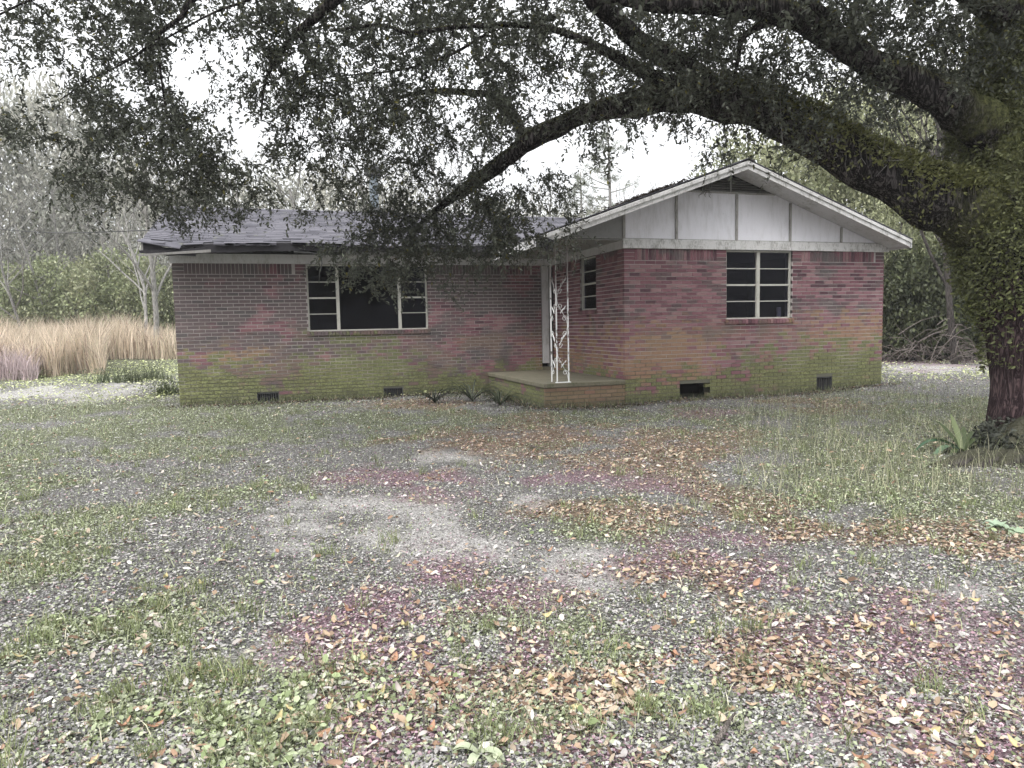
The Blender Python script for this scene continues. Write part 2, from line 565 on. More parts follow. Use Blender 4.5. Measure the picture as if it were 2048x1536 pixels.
# world-space patches of ground tint: (x, y, radius along, radius across, kind)
PATCH = []
def patch(px, py, rx, ry, kind):
    c = G(px, py); a = G(px+rx, py); b = G(px, py-ry); b2 = G(px, py+ry)
    PATCH.append((c.x, c.y, max(.15, (a-c).length), max(.15, (b-b2).length/2), kind))
for q in ((560, 1055, 130, 44, 'sand'), (880, 1090, 190, 40, 'sand'), (680, 1010, 160, 22, 'sand'), (1190, 1150, 90, 60, 'sand'), (900, 915, 90, 16, 'sand'), (1640, 1480, 190, 50, 'sand'),
          (1960, 1280, 110, 55, 'sand'), (880, 1075, 110, 35, 'sand'), (520, 1310, 90, 30, 'sand'), (1700, 1120, 110, 25, 'sand'),
          (1940, 1180, 90, 30, 'sand'), (1060, 1000, 40, 14, 'sand'), (120, 785, 140, 12, 'sand'), (1870, 736, 150, 9, 'sand'), (160, 800, 60, 8, 'sand'),
          (780, 955, 90, 26, 'mauve'), (950, 965, 70, 22, 'mauve'), (900, 1150, 90, 45, 'mauve'), (740, 1225, 120, 45, 'mauve'),
          (820, 1440, 150, 70, 'mauve'), (1320, 975, 90, 32, 'mauve'), (1800, 1300, 330, 120, 'mauve'), (1960, 1450, 260, 100, 'mauve'), (1520, 1180, 210, 62, 'mauve'), (1560, 1170, 160, 70, 'mauve'),
          (1380, 1130, 140, 40, 'mauve'), (1900, 1440, 200, 80, 'mauve'), (1440, 1080, 120, 20, 'mauve'), (1650, 1400, 120, 60, 'mauve'),
          (1080, 1300, 90, 40, 'mauve'), (1430, 826, 70, 8, 'mauve'), (1130, 1500, 160, 50, 'mauve'), (1890, 717, 330, 12, 'mauve'), (1560, 1290, 260, 90, 'mauve'), (1000, 1200, 120, 40, 'mauve'), (660, 1290, 130, 40, 'mauve'), (1150, 960, 160, 22, 'mauve'),
          (1100, 870, 240, 45, 'tan'), (1350, 900, 170, 50, 'tan'), (1000, 900, 90, 20, 'tan'), (1450, 1000, 160, 50, 'tan'), (1250, 1020, 140, 35, 'tan'),
          (1850, 1080, 230, 38, 'tan'), (1620, 1060, 130, 30, 'tan'), (1450, 1200, 200, 90, 'tan'), (1550, 1330, 220, 80, 'tan'),
          (1200, 1380, 170, 60, 'tan'), (820, 806, 120, 8, 'tan'), (1650, 810, 110, 14, 'tan'),
          (1750, 930, 320, 80, 'green'), (1850, 830, 250, 50, 'green'), (1000, 842, 1150, 24, 'green'), (1760, 870, 420, 60, 'green'), (1720, 985, 430, 62, 'green'), (300, 835, 520, 42, 'green'), (150, 905, 320, 26, 'green'), (450, 850, 450, 30, 'green'), (150, 820, 260, 22, 'green'),
          (650, 850, 250, 25, 'green'), (200, 960, 180, 30, 'green'), (380, 1010, 160, 35, 'green'), (130, 1110, 120, 35, 'green'),
          (350, 1230, 130, 60, 'green'), (250, 1400, 220, 80, 'green'), (650, 1390, 130, 45, 'green'), (1180, 1290, 150, 80, 'green'),
          (1050, 1450, 200, 60, 'green'), (1400, 1420, 160, 60, 'green'), (1250, 1000, 80, 22, 'green'), (1230, 1060, 140, 24, 'green'),
          (980, 1230, 90, 40, 'green'), (1380, 870, 90, 12, 'green'), (1130, 890, 90, 8, 'green'), (500, 1440, 160, 60, 'green'),
          (80, 1330, 120, 80, 'green'), (1960, 1010, 200, 50, 'green'), (1150, 835, 120, 10, 'green'), (1450, 840, 200, 10, 'green')):
    patch(*q)
KIND = ('grey', 'sand', 'mauve', 'tan', 'green')
_pn = [(rng.uniform(1.2, 6) if i_ % 2 else rng.uniform(6, 20), rng.uniform(0, 2*PI), rng.uniform(0, 2*PI)) for i_ in range(26)]
def zones(x, y):
    """weight of each kind of ground at the points"""
    x = np.asarray(x, float); y = np.asarray(y, float)
    nz = np.zeros_like(x)
    for f, a, ph in _pn:
        nz += np.sin((x*math.cos(a)+y*math.sin(a))*f+ph+1.3*np.sin((x*math.sin(a)-y*math.cos(a))*f*.7+ph*2))/f**.35
    nz *= .27
    Wt = {k: np.zeros_like(x) for k in KIND}
    Wt['grey'] += .62
    ca, sa = c_, -s_
    for cx, cy, ra, rb, k in PATCH:
        dx, dy = x-cx, y-cy
        u = (dx*ca+dy*sa)/ra; v = (-dx*sa+dy*ca)/rb
        d = np.sqrt(u*u+v*v)+nz*1.0+.12
        Wt[k] = np.maximum(Wt[k], np.clip(1.45-d, 0, 1)*(1.75 if k in ('mauve', 'tan') else 1.3))
    far = sstep(12, 16, y)
    Wt['green'] = np.maximum(Wt['green'], far*1.1)
    Wt['sand'] += .18*np.clip(nz, 0, 1)
    Wt['mauve'] *= sstep(-14, -6.0, x+.3*y+4) if False else 1
    A = np.stack([Wt[k]+.05 for k in KIND], -1)**2.4
    return A/(A.sum(-1, keepdims=True)+1e-9)
SOIL = np.array([(.155, .15, .145), (.40, .385, .37), (.20, .135, .155), (.18, .13, .095), (.125, .135, .08)])

def terrain(name, xs, ys, kind='structure'):
    X, Y = np.meshgrid(xs, ys)
    H = hgt(X, Y)
    fine = np.zeros_like(H)
    V = np.stack([X, Y, H+fine], -1).reshape(-1, 3)
    nx, ny = len(xs), len(ys)
    i = np.arange(nx-1)[None, :]+nx*np.arange(ny-1)[:, None]
    F = np.stack([i, i+1, i+1+nx, i+nx], -1).reshape(-1, 4)
    Z = zones(X.ravel(), Y.ravel())
    cc = Z@SOIL
    return np_mesh(name, V, F, 'soil', None, cc, True)
def axis(a, fine0, fine1, b, step, grow=1.25):
    mid = list(np.arange(fine0, fine1+1e-6, step)); lo = []; s = step; x = fine0
    while x > a: s *= grow; x -= s; lo.append(x)
    hi = []; s = step; x = mid[-1]
    while x < b: s *= grow; x += s; hi.append(x)
    return np.array(lo[::-1]+mid+hi)
g = terrain('ground', axis(-260, -15, 12, 260, .12), axis(-60, -11, 4, 300, .12))
ground = tag(g, 'sandy yard of bare soil, weeds and fallen leaves in front of the brick house', None, None, 'structure')

# ------------------------------------------------------------------ the house
house = empty('brick_house', (2, 3, 0))
def hp(o):            # parent keeping world coordinates
    o.parent = house
    o.matrix_parent_inverse = Matrix.Translation((-2, -3, 0))
    return o
def hb(mb, name, material, **kw):
    return hp(mb.build(name, material, **kw))
tag(house, 'abandoned single storey brick house with a white panelled gable and mossy lower walls', 'house')

HF, FT = 2.766, 2.925      # frieze bottom and top
W_, D_ = 5.573, 3.369      # gable wall width, depth of the porch recess
SL = -7.43                 # left end of the main wall
CH, BL, BH = .0677, .2032, .0550
SOL0 = 2.571
BACK = 9.3
hidden = []
# brick layout on a wall; origin function maps (u, z, out) to world
indiv = []; rest = MB()
def wall_bricks(u0, u1, place, openings, front_weight, soldier=True, zmin=.0, ztop=SOL0):
    def blocked(a, b, za, zb):
        for (o0, o1, z0, z1) in openings:
            if b > o0+.004 and a < o1-.004 and zb > z0+.004 and za < z1-.004:
                return (o0, o1)
        return None
    rows = []
    k = 0; z = ztop-CH
    while z+BH > zmin:
        rows.append((z, k)); z -= CH; k += 1
    for z, k in rows:
        u = u0-(BL/2 if k % 2 else 0)
        while u < u1:
            a, b = max(u, u0), min(u+BL-.0097, u1)
            u += BL
            if b-a < .02: continue
            segs = [(a, b)]
            for (o0, o1, z0, z1) in openings:
                if z+BH > z0+.004 and z < z1-.004:
                    ns = []
                    for (p, q) in segs:
                        if q <= o0 or p >= o1: ns.append((p, q)); continue
                        if p < o0-.02: ns.append((p, o0))
                        if q > o1+.02: ns.append((o1, q))
                    segs = ns
            for (p, q) in segs:
                if q-p > .02:
                    place(p, q, z+rnd.uniform(-.0015, .0015), z+BH, rnd.uniform(-.002, .003), front_weight)
    if soldier:
        # soldier course with a bit of plain courses at each end
        edges = [u0, u1]+[e for o in openings if o[3] > SOL0 for e in o[:2]]
        edges.sort()
        for i in range(0, len(edges)-1, 2):
            a, b = edges[i], edges[i+1]
            for (p, q) in ((a, min(a+.2, b)), (max(b-.2, a), b)):
                for kk in range(3):
                    zz0 = SOL0+kk*.0655
                    place(p, q-.004, zz0, min(zz0+.0565, HF-.002), 0, front_weight)
            u = a+.2
            while u+.058 < b-.2:
                place(u, u+.0585, SOL0, HF-.003, rnd.uniform(-.002, .003), front_weight)
                u += .0677
def bx8(mb, fn, a, b, z0, z1, out):
    # fn(u, d) -> x,y ; d positive outward. six-sided brick with slightly worn arrises
    e = .003
    pts = []
    for z in (z0, z1):
        for u, d in ((a, -.07), (b, -.07), (b, out), (a, out)):
            x, y = fn(u, d); pts.append((x, y, z))
    mb.hexa(pts)
def placer(fn):
    def pl(a, b, z0, z1, out, wgt):
        if wgt and len(indiv) < 900 and b-a > .15 and 1.15 < z0 < 2.5 and a < 1.95:
            indiv.append((fn, a, b, z0, z1, out))
        else:
            bx8(rest, fn, a, b, z0, z1, out)
    return pl
gw = [(2.02, 3.44, 1.475, 3), (1.07, 1.69, .08, .41), (4.02, 4.39, .10, .41)]
mw = [(-5.08, -2.72, 1.41, 3), (-6.08, -5.68, .13, .32), (-3.68, -3.285, .11, .30), (-.26, -.02, .3, 3)]
sw = [(1.14, 1.88, 1.70, 3)]
front = lambda u, d: (u, -d)
main = lambda u, d: (u, D_-d)
side = lambda u, d: (-d, u)
wall_bricks(0.0, W_, placer(front), gw, 1)
wall_bricks(SL, -.012, placer(main), mw, 0)
wall_bricks(.062, D_-.015, placer(side), sw, 0, zmin=.45)
# left return wall and right wall (seen only from the side)
wall_bricks(D_+.062, BACK, placer(lambda u, d: (SL-d, u)), [], 0, soldier=False, ztop=HF)
wall_bricks(.062, BACK, placer(lambda u, d: (W_+d, u)), [], 0, soldier=False, ztop=HF)
# 300 bricks nearest the camera stay single objects
def dist(t_):
    x, y = t_[0]((t_[1]+t_[2])/2, 0)
    return (Vector((x, y, (t_[3]+t_[4])/2))-CAM).length
indiv.sort(key=dist)
bm_cache = {}
for i, it in enumerate(indiv):
    if i < 296:
        fn, a, b, z0, z1, out = it
        key = round(b-a, 2)
        if key not in bm_cache:
            mb = MB(); L2 = (b-a)/2
            mb.box(-L2, L2, -.003, .07, -BH/2, BH/2)
            bm_cache[key] = mb.mesh('brick', 'brick')
        o = bpy.data.objects.new('brick', bm_cache[key]); col.objects.link(o)
        hp(o); o.location = ((a+b)/2, -out, (z0+z1)/2)
        o.rotation_euler = (0, rnd.uniform(-.004, .004), 0)
    else:
        bx8(rest, *it)
# rowlock sills of the three windows
sill_rest = MB()
def sill(u0, u1, fn, z):
    u = u0
    while u < u1-.03:
        q = min(u+.0585, u1)
        pts = []
        for zz, dz in ((z-.085, 0), (z-.012, 0)):
            for uu, d in ((u, -.09), (q, -.09), (q, .035), (u, .035)):
                x, y = fn(uu, d); pts.append((x, y, zz+(.02 if d < 0 else 0)))
        rest.hexa(pts); u += .0677
sill(2.0, 3.47, front, 1.535); sill(-5.11, -2.69, main, 1.47); sill(1.12, 1.90, side, 1.77)
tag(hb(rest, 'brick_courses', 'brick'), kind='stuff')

# mortar core of the walls, 8 mm behind the faces, with the openings left out
def core(name, u0, u1, fn, openings, z0=-.2, z1=HF):
    us = sorted(set([u0, u1]+[min(max(e, u0), u1) for o in openings for e in o[:2]]))
    zs = sorted(set([z0, z1]+[min(max(e, z0), z1) for o in openings for e in o[2:]]))
    mb = MB()
    for i in range(len(us)-1):
        for j in range(len(zs)-1):
            cu, cz = (us[i]+us[i+1])/2, (zs[j]+zs[j+1])/2
            if any(o[0] < cu < o[1] and o[2] < cz < o[3] for o in openings): continue
            pts = []
            for z in (zs[j], zs[j+1]):
                for uu, d in ((us[i], -.2), (us[i+1], -.2), (us[i+1], -.006), (us[i], -.006)):
                    x, y = fn(uu, d); pts.append((x, y, z))
            mb.hexa(pts)
    return hb(mb, name, 'mortar')
core('wall', .01, W_-.01, front, gw)
core('wall', SL+.01, -.21, main, [o for o in mw if o[0] > -1.3 or True])
core('wall', .21, D_-.21, side, sw)
core('wall', D_+.21, BACK-.21, lambda u, d: (SL-d, u), [])
core('wall', .21, BACK-.21, lambda u, d: (W_+d, u), [])
core('wall', SL+.01, W_-.01, lambda u, d: (u, BACK+d), [])
# dark rooms behind the openings
mb = MB()
def room(x0, x1, y0, y1, z0, z1):
    mb.quad((x0, y0, z0), (x1, y0, z0), (x1, y1, z0), (x0, y1, z0))
    mb.quad((x0, y0, z1), (x0, y1, z1), (x1, y1, z1), (x1, y0, z1))
    mb.quad((x0, y1, z0), (x1, y1, z0), (x1, y1, z1), (x0, y1, z1))
    mb.quad((x0, y0, z0), (x0, y1, z0), (x0, y1, z1), (x0, y0, z1))
    mb.quad((x1, y0, z0), (x1, y0, z1), (x1, y1, z1), (x1, y1, z0))
room(.25, W_-.25, .22, 3.9, .55, 2.9)
room(SL+.25, .2, D_+.22, 8.5, .55, 2.9)
hb(mb, 'interior_rooms', 'interior')
mb = MB()
mb.box(.3, W_-.3, .22, .9, -.3, .52); mb.v = mb.v
hb(MB().box(.8, 2.0, .85, .9, -.3, .54), 'crawl_space', 'interior')

# friezes
hb(MB().box(-.03, W_+.09, -.03, 0.0, HF, FT-.002), 'frieze_board', 'board_paint', bevel=.003)
hb(MB().box(-.035, 0, .002, D_-.002, HF, FT-.002), 'frieze_board', 'white_paint')
hb(MB().box(SL-.03, -.036, D_-.03, D_, HF, 2.94), 'frieze_board', 'white_paint')
# gable face
AS, AZ, SLP = 2.10, 4.235, .352
RL, RRt = -1.66, 5.70
def roofz(s, off=0): return AZ-off-SLP*abs(s-AS)
TH_R = .17                # rake board height below the shingle top
# panels between the battens
bats = [-1.36, 0.0, 1.01, 2.228, 3.379, 4.537, 5.64]
for i in range(len(bats)-1):
    a, b = bats[i]+.004, bats[i+1]-.004
    zt = lambda s: min(roofz(s, .14), 3.765)
    poly = [(a, FT), (b, FT), (b, max(zt(b), FT+.01))]
    for s in (AS,):
        if a < s < b: pass
    for s in sorted([x for x in (AS-(AZ-.14-3.765)/SLP, AS+(AZ-.14-3.765)/SLP) if a < x < b], reverse=True):
        poly.append((s, 3.765))
    poly.append((a, max(zt(a), FT+.01)))
    pan = hb(MB().prism(poly, .006+.0015*(i % 2), .02), 'gable_panel', 'panel_paint' if i else 'soffit_paint')  # porch-side panel takes the darker paint, its shade put into the colour
hb(MB().box(-1.36, W_+.06, .03, .06, FT, 2.99), 'gable_backing', 'interior')
for s in bats[1:-1]:
    hb(MB().box(s-.022, s+.022, -.016, .006, FT+.002, min(roofz(s, .16), 3.745)), 'batten', 'trim_paint')
hb(MB().box(-1.36, W_+.06, -.012, .004, FT, FT+.012), 'batten', 'trim_paint')
hb(MB().box(1.16, 3.04, -.02, .006, 3.748, 3.778), 'louver_sill', 'trim_paint')
# triangular louver
lz = 3.80; k = 0
while lz < roofz(AS, .2):
    half = (AZ-.150-lz)/SLP
    if half > .08:
        mbx = MB(); a, b = AS-half, AS+half
        mbx.hexa([(a, .0, lz-.012), (b, .0, lz-.012), (b, .05, lz+.022), (a, .05, lz+.022),
                  (a, .0, lz-.003), (b, .0, lz-.003), (b, .05, lz+.031), (a, .05, lz+.031)])
        hb(mbx, 'louver_slat', 'grey_wood')
    lz += .042
hb(MB().box(AS-.012, AS+.012, -.012, .0, 3.78, roofz(AS, .2)), 'louver_mullion', 'trim_paint')
hb(MB().prism([(1.0, 3.77), (3.2, 3.77), (AS, AZ-.15)], .06, .08), 'louver_backing', 'rotten_wood_shade')
# rake boards with a second thinner board, roof deck, shingle edge
for sgn, S_end in ((-1, RL), (1, RRt)):
    def pt(s, off): return (s, roofz(s, off))
    L_ = [pt(S_end, .02), pt(AS, .02), pt(AS, .165), pt(S_end, .165)]
    if sgn > 0: L_ = L_
    hb(MB().prism(L_ if sgn < 0 else L_[::-1], -.50, -.47), 'rake_board', 'board_paint')
    L_ = [pt(S_end, .028), pt(AS, .028), pt(AS, .085), pt(S_end, .085)]
    hb(MB().prism(L_ if sgn < 0 else L_[::-1], -.52, -.501), 'rake_trim', 'board_paint')
    # soffit under the rake overhang
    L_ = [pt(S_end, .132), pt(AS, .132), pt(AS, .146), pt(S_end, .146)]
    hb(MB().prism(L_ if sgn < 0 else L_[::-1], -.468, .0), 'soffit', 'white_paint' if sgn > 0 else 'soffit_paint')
    L_ = [pt(S_end, .012), pt(AS, .012), pt(AS, .04), pt(S_end, .04)]
    hb(MB().prism(L_ if sgn < 0 else L_[::-1], -.469, 6.3), 'roof_deck', 'rotten_wood_shade')
# eave return at the left tip
hb(MB().box(RL-.03, RL+.02, -.5, 2.0, roofz(RL, .17), roofz(RL, .02)), 'fascia', 'white_paint')
hb(MB().box(RRt-.02, RRt+.02, -.5, 6.0, roofz(RRt, .17), roofz(RRt, .02)), 'fascia', 'white_paint')
mbx = MB().prism([(RL-.05, roofz(RL, .19)), (RL+.16, roofz(RL, .27)), (RL+.18, roofz(RL+.18, .16)), (RL-.05, roofz(RL, .03))], -.53, -.35)
hb(mbx, 'rotten_eave_end', 'rotten_wood_shade')
# porch ceiling
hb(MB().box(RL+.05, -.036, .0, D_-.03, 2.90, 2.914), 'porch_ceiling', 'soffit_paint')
hb(MB().box(RL+.03, -1.36, -.0, .03, 2.86, 2.90), 'porch_beam', 'grey_wood')

# shingles: real tabs, stepped courses
sh = MB(); sh2 = MB()
def shingle_slope(mb, along0, along1, low, high, fn, sag=None, ragged=False):
    """fn(a, q) -> point on slope, q = 0 at the eave .. 1 at the ridge ; nrm ~ up"""
    L_ = (Vector(fn(along0, 1))-Vector(fn(along0, 0))).length
    rows = int(L_/.14)
    for r in range(rows+1):
        q0 = r/rows-.004; q1 = min(1.0, (r+1.25)/rows)
        a = along0-(rnd.random()*.33)
        while a < along1:
            b = a+.325
            aa, bb = max(a, along0), min(b, along1)
            a = b+.008
            if bb-aa < .03: continue
            if ragged and r < 2 and rnd.random() < (.3, .06)[r]: continue
            lift = rnd.uniform(0, .002)+(.012*rnd.random() if rnd.random() < .03 else 0)
            q0j = q0+rnd.uniform(-.004, .004)
            p0, p1 = Vector(fn(aa, q0j)), Vector(fn(bb, q0j)); p2, p3 = Vector(fn(bb, q1)), Vector(fn(aa, q1))
            up = Vector((0, 0, 1))
            lo, hi = .014+lift, .004
            mb.hexa([p0+up*.002, p1+up*.002, p2-up*.001, p3-up*.001, p0+up*lo, p1+up*lo, p2+up*hi, p3+up*hi])
EZ, EN, RN, RZ = 3.075, 2.74, 6.30, 4.235
def sagf(a):
    # the left part of the eave sags
    return -.05*math.exp(-((a+7.3)/.5)**2)+.025*math.sin(a*2.1)*.6
def fmain(a, q):
    return (a, EN+(RN-EN)*q, EZ+(RZ-EZ)*q+sagf(a)*(1-q)**2)
shingle_slope(sh, -7.82, 3.0, 0, 1, fmain, ragged=True)
shingle_slope(sh, -.50, 5.9, 0, 1, lambda a, q: (RL-.03+(AS-RL+.03)*q, a, roofz(RL-.03+(AS-RL+.03)*q)))
shingle_slope(sh, -.50, 6.3, 0, 1, lambda a, q: (RRt+.03-(RRt+.03-AS)*q, a, roofz(RRt+.03-(RRt+.03-AS)*q)))
shingle_slope(sh, -7.82, 5.9, 0, 1, lambda a, q: (a, 9.86-(9.86-RN)*q, EZ+(RZ-EZ)*q))
tag(hb(sh, 'shingles', 'shingle'), kind='stuff')
# ridge caps
for (a0, a1, ax) in ((-7.82, 2.0, 0), (-.52, 6.3, 1)):
    a = a0
    while a < a1-.05:
        mbx = sh2
        if ax == 0:
            mbx.hexa([(a, RN-.13, RZ-.03), (a+.3, RN-.13, RZ-.03), (a+.3, RN, RZ+.012), (a, RN, RZ+.012), (a, RN-.13, RZ-.02), (a+.3, RN-.13, RZ-.02), (a+.3, RN, RZ+.024), (a, RN, RZ+.024)])
            mbx.hexa([(a, RN, RZ+.012), (a+.3, RN, RZ+.012), (a+.3, RN+.13, RZ-.03), (a, RN+.13, RZ-.03), (a, RN, RZ+.024), (a+.3, RN, RZ+.024), (a+.3, RN+.13, RZ-.02), (a, RN+.13, RZ-.02)])
        else:
            mbx.hexa([(AS-.13, a, AZ-.035), (AS, a, AZ+.01), (AS, a+.3, AZ+.01), (AS-.13, a+.3, AZ-.035), (AS-.13, a, AZ-.022), (AS, a, AZ+.025), (AS, a+.3, AZ+.025), (AS-.13, a+.3, AZ-.022)])
            mbx.hexa([(AS, a, AZ+.01), (AS+.13, a, AZ-.035), (AS+.13, a+.3, AZ-.035), (AS, a+.3, AZ+.01), (AS, a, AZ+.025), (AS+.13, a, AZ-.022), (AS+.13, a+.3, AZ-.022), (AS, a+.3, AZ+.025)])
        a += .29
hb(sh2, 'ridge_cap', 'shingle')
# main roof deck, rafters, fascia, soffit
mbx = MB()
n_ = 60
for i in range(n_):
    a, b = -7.80+i*(13.6/n_), -7.80+(i+1)*(13.6/n_)
    pts = []
    for off in (-.045, -.006):
        for (aa, q) in ((a, .006), (b, .006), (b, 1), (a, 1)):
            x, y, z = fmain(aa, q) if aa < 3 else (aa, EN+(RN-EN)*q, EZ+(RZ-EZ)*q)
            pts.append((x, y, z+off))
    if not (-1.6 < a < 5.6): mbx.hexa(pts)
    pts = [(x, 2*RN-y, z) for x, y, z in pts]
    mbx.hexa([pts[j] for j in (3, 2, 1, 0, 7, 6, 5, 4)])
hb(mbx, 'roof_deck', 'rotten_wood_shade')
hb(MB().prism([(0, 0)]*0+[(SL-.36, EZ-.02), (SL-.36, EZ-.16)][:0] or [(0, 0), (1, 0), (1, 1)], 0, .001), 'roof_flashing', 'rotten_wood_shade') if False else None
# end gable of the main roof (left) : rake board and siding
mbx = MB()
for (y0, y1) in ((EN, RN), (RN, 9.86)):
    def zz_(y): return RZ-(RZ-EZ)*abs(y-RN)/(RN-EN)
    mbx.hexa([(-7.81, y0, zz_(y0)-.16), (-7.78, y0, zz_(y0)-.16), (-7.78, y1, zz_(y1)-.16), (-7.81, y1, zz_(y1)-.16),
              (-7.81, y0, zz_(y0)-.01), (-7.78, y0, zz_(y0)-.01), (-7.78, y1, zz_(y1)-.01), (-7.81, y1, zz_(y1)-.01)])
hb(mbx, 'rake_board', 'grey_wood')
for x0 in (SL, W_-.03):
    hb(MB().quad((x0, D_ if x0 < 0 else 3.4, HF), (x0, BACK, HF), (x0, RN, RZ-.1)), 'gable_siding', 'white_paint')
# rotten eave: fascia near black, the open eave's shadow in its colour, exposed rafter ends, soffit rising behind
for i in range(20):
    s = -7.6+i*.32
    if s > -1.6: break
    z0 = EZ-.10+sagf(s)
    hb(MB().hexa([(s-.02, EN+.03, z0-.06), (s+.02, EN+.03, z0-.06), (s+.02, D_, z0+.02), (s-.02, D_, z0+.02),
                  (s-.02, EN+.03, z0+.05), (s+.02, EN+.03, z0+.05), (s+.02, D_, z0+.25), (s-.02, D_, z0+.25)]), 'rafter_tail', 'rotten_wood_shade')
mbx = MB()
sx = [-7.78, -7.4, -7.1, -6.7, -6.3, -5.9, -5.5, -5.1, -4.7, -4.3, -3.9, -3.4, -2.6, -1.72]
top_ = [-.03, -.05, -.06, -.04, -.03, -.02, -.02, -.03, -.02, -.02, -.02, -.02, -.02, -.02]
bot_ = [-.15, -.19, -.165, -.15, -.16, -.14, -.15, -.13, -.145, -.11, -.12, -.12, -.12, -.12]
for i in range(len(sx)-1):
    a, b = sx[i], sx[i+1]
    za, zb = EZ+sagf(a), EZ+sagf(b)
    mbx.hexa([(a, EN+.0, za+bot_[i]), (b, EN+.0, zb+bot_[i+1]), (b, EN+.022, zb+bot_[i+1]), (a, EN+.022, za+bot_[i]),
              (a, EN+.0, za+top_[i]), (b, EN+.0, zb+top_[i+1]), (b, EN+.022, zb+top_[i+1]), (a, EN+.022, za+top_[i])])
hb(mbx, 'fascia', 'rotten_wood_shade')  # dark strip standing in for the shadow inside the open eave
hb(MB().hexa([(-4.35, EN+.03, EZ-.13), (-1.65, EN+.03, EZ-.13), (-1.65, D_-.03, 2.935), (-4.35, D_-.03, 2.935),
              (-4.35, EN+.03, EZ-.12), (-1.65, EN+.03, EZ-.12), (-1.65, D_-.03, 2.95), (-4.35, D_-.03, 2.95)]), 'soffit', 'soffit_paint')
# hanging pieces at the left corner
hb(MB().hexa([(-7.84, EN-.03, EZ-.20), (-6.95, EN-.02, EZ-.245), (-6.95, EN+.0, EZ-.245), (-7.84, EN-.01, EZ-.20),
              (-7.84, EN-.03, EZ-.155), (-6.95, EN-.02, EZ-.13), (-6.95, EN, EZ-.13), (-7.84, EN-.01, EZ-.155)]), 'loose_board', 'rotten_wood_shade')
hb(MB().hexa([(-7.86, EN-.06, EZ-.255), (-6.7, EN-.04, EZ-.175), (-6.7, EN-.02, EZ-.175), (-7.86, EN-.04, EZ-.255),
              (-7.86, EN-.06, EZ-.225), (-6.7, EN-.04, EZ-.125), (-6.7, EN-.02, EZ-.125), (-7.86, EN-.04, EZ-.225)]), 'loose_board', 'grey_wood')
hb(MB().hexa([(-7.86, EN-.05, EZ-.01), (-7.2, EN-.07, EZ-.13), (-7.15, EN+.1, EZ-.02), (-7.86, EN+.1, EZ+.04),
              (-7.86, EN-.05, EZ+.005), (-7.2, EN-.07, EZ-.115), (-7.15, EN+.1, EZ-.005), (-7.86, EN+.1, EZ+.055)]), 'torn_shingle', 'shingle')
mbx = MB(); mbx.tube([(-4.83, EN+.02, EZ-.12), (-4.81, EN-.01, 2.72), (-4.86, EN-.02, 2.55), (-4.88, EN, 2.36)], [.012, .011, .009, .006], 5)
mbx.tube([(-5.3, EN, EZ-.15), (-5.0, EN-.03, EZ-.165), (-4.8, EN, EZ-.2)], .012, 5)
hb(mbx, 'hanging_cable', 'cable')
# torn underlay bits along the eave
for k in range(26):
    s = rnd.uniform(-7.7, -3.2); l = rnd.uniform(.1, .35); z = EZ+sagf(s)
    hb(MB().hexa([(s, EN-.045, z-rnd.uniform(.015, .05)), (s+l, EN-.045, z-rnd.uniform(.01, .05)), (s+l, EN+.06, z+.03), (s, EN+.06, z+.03),
                  (s, EN-.045, z+.004), (s+l, EN-.045, z+.004), (s+l, EN+.06, z+.036), (s, EN+.06, z+.036)]), 'torn_shingle', 'shingle')
# flue
fx, fy = -3.37, 6.15
fl = MB(); fl.tube([(fx, fy, 4.05), (fx, fy, 5.05)], .105, 16)
flue = hb(fl, 'flue_pipe', 'flue_metal', smooth=False)
cp = MB(); cp.tube([(fx, fy, 5.05), (fx, fy, 5.07), (fx, fy, 5.24), (fx, fy, 5.30)], [.14, .2, .2, .09], 16)
hb(cp, 'flue_cap', 'dark_metal')
fl = MB(); fl.tube([(fx, fy, 4.1), (fx, fy, 4.26), (fx, fy, 4.32)], [.2, .16, .115], 16)
hb(fl, 'flue_collar', 'dark_metal')

# windows
def window(u0, u1, z0, z1, fn, cols, rows, name='window', fixed=(), deep=.07):
    fr = MB()
    def B(mb, a, b, za, zb, d0, d1):
        pts = []
        for z in (za, zb):
            for uu, d in ((a, d0), (b, d0), (b, d1), (a, d1)):
                x, y = fn(uu, d); pts.append((x, y, z))
        mb.hexa(pts)
    f = .028
    B(fr, u0, u0+f, z0, z1, -deep-.06, -deep+.03)
    B(fr, u1-f, u1, z0, z1, -deep-.06, -deep+.03)
    B(fr, u0+f, u1-f, z0, z0+f, -deep-.06, -deep+.035)
    B(fr, u0+f, u1-f, z1-f, z1, -deep-.06, -deep+.03)
    wf = hb(fr, name, 'sash_paint')
    for c in cols[1:-1]:
        mb = MB(); B(mb, c-.03, c+.03, z0+f, z1-f, -deep-.055, -deep+.036)
        o = mb.build('mullion', 'sash_paint'); o.parent = wf
    for ci in range(len(cols)-1):
        a, b = cols[ci]+(.03 if ci else f), cols[ci+1]-(.03 if ci < len(cols)-2 else f)
        if ci in fixed:
            mb = MB(); B(mb, a, b, z0+f, z1-f, -deep-.012, -deep-.008)
            o = mb.build('pane', 'glass'); o.parent = wf
            continue
        hgt_ = (z1-z0-2*f)/rows
        for r in range(rows):
            za = z0+f+r*hgt_
            mb = MB(); B(mb, a, b, za+.008, za+hgt_-.008, -deep-.012, -deep-.008)
            o = mb.build('pane', 'glass'); o.parent = wf
            if r:
                t_ = .016 if r == rows//2 else .0085
                mb = MB(); B(mb, a, b, za-t_, za+t_, -deep-.03, -deep+.012)
                o = mb.build('glazing_bar', 'sash_paint'); o.parent = wf
    return wf
window(2.025, 3.435, 1.53, HF-.003, front, [2.025, 2.725, 3.435], 4)
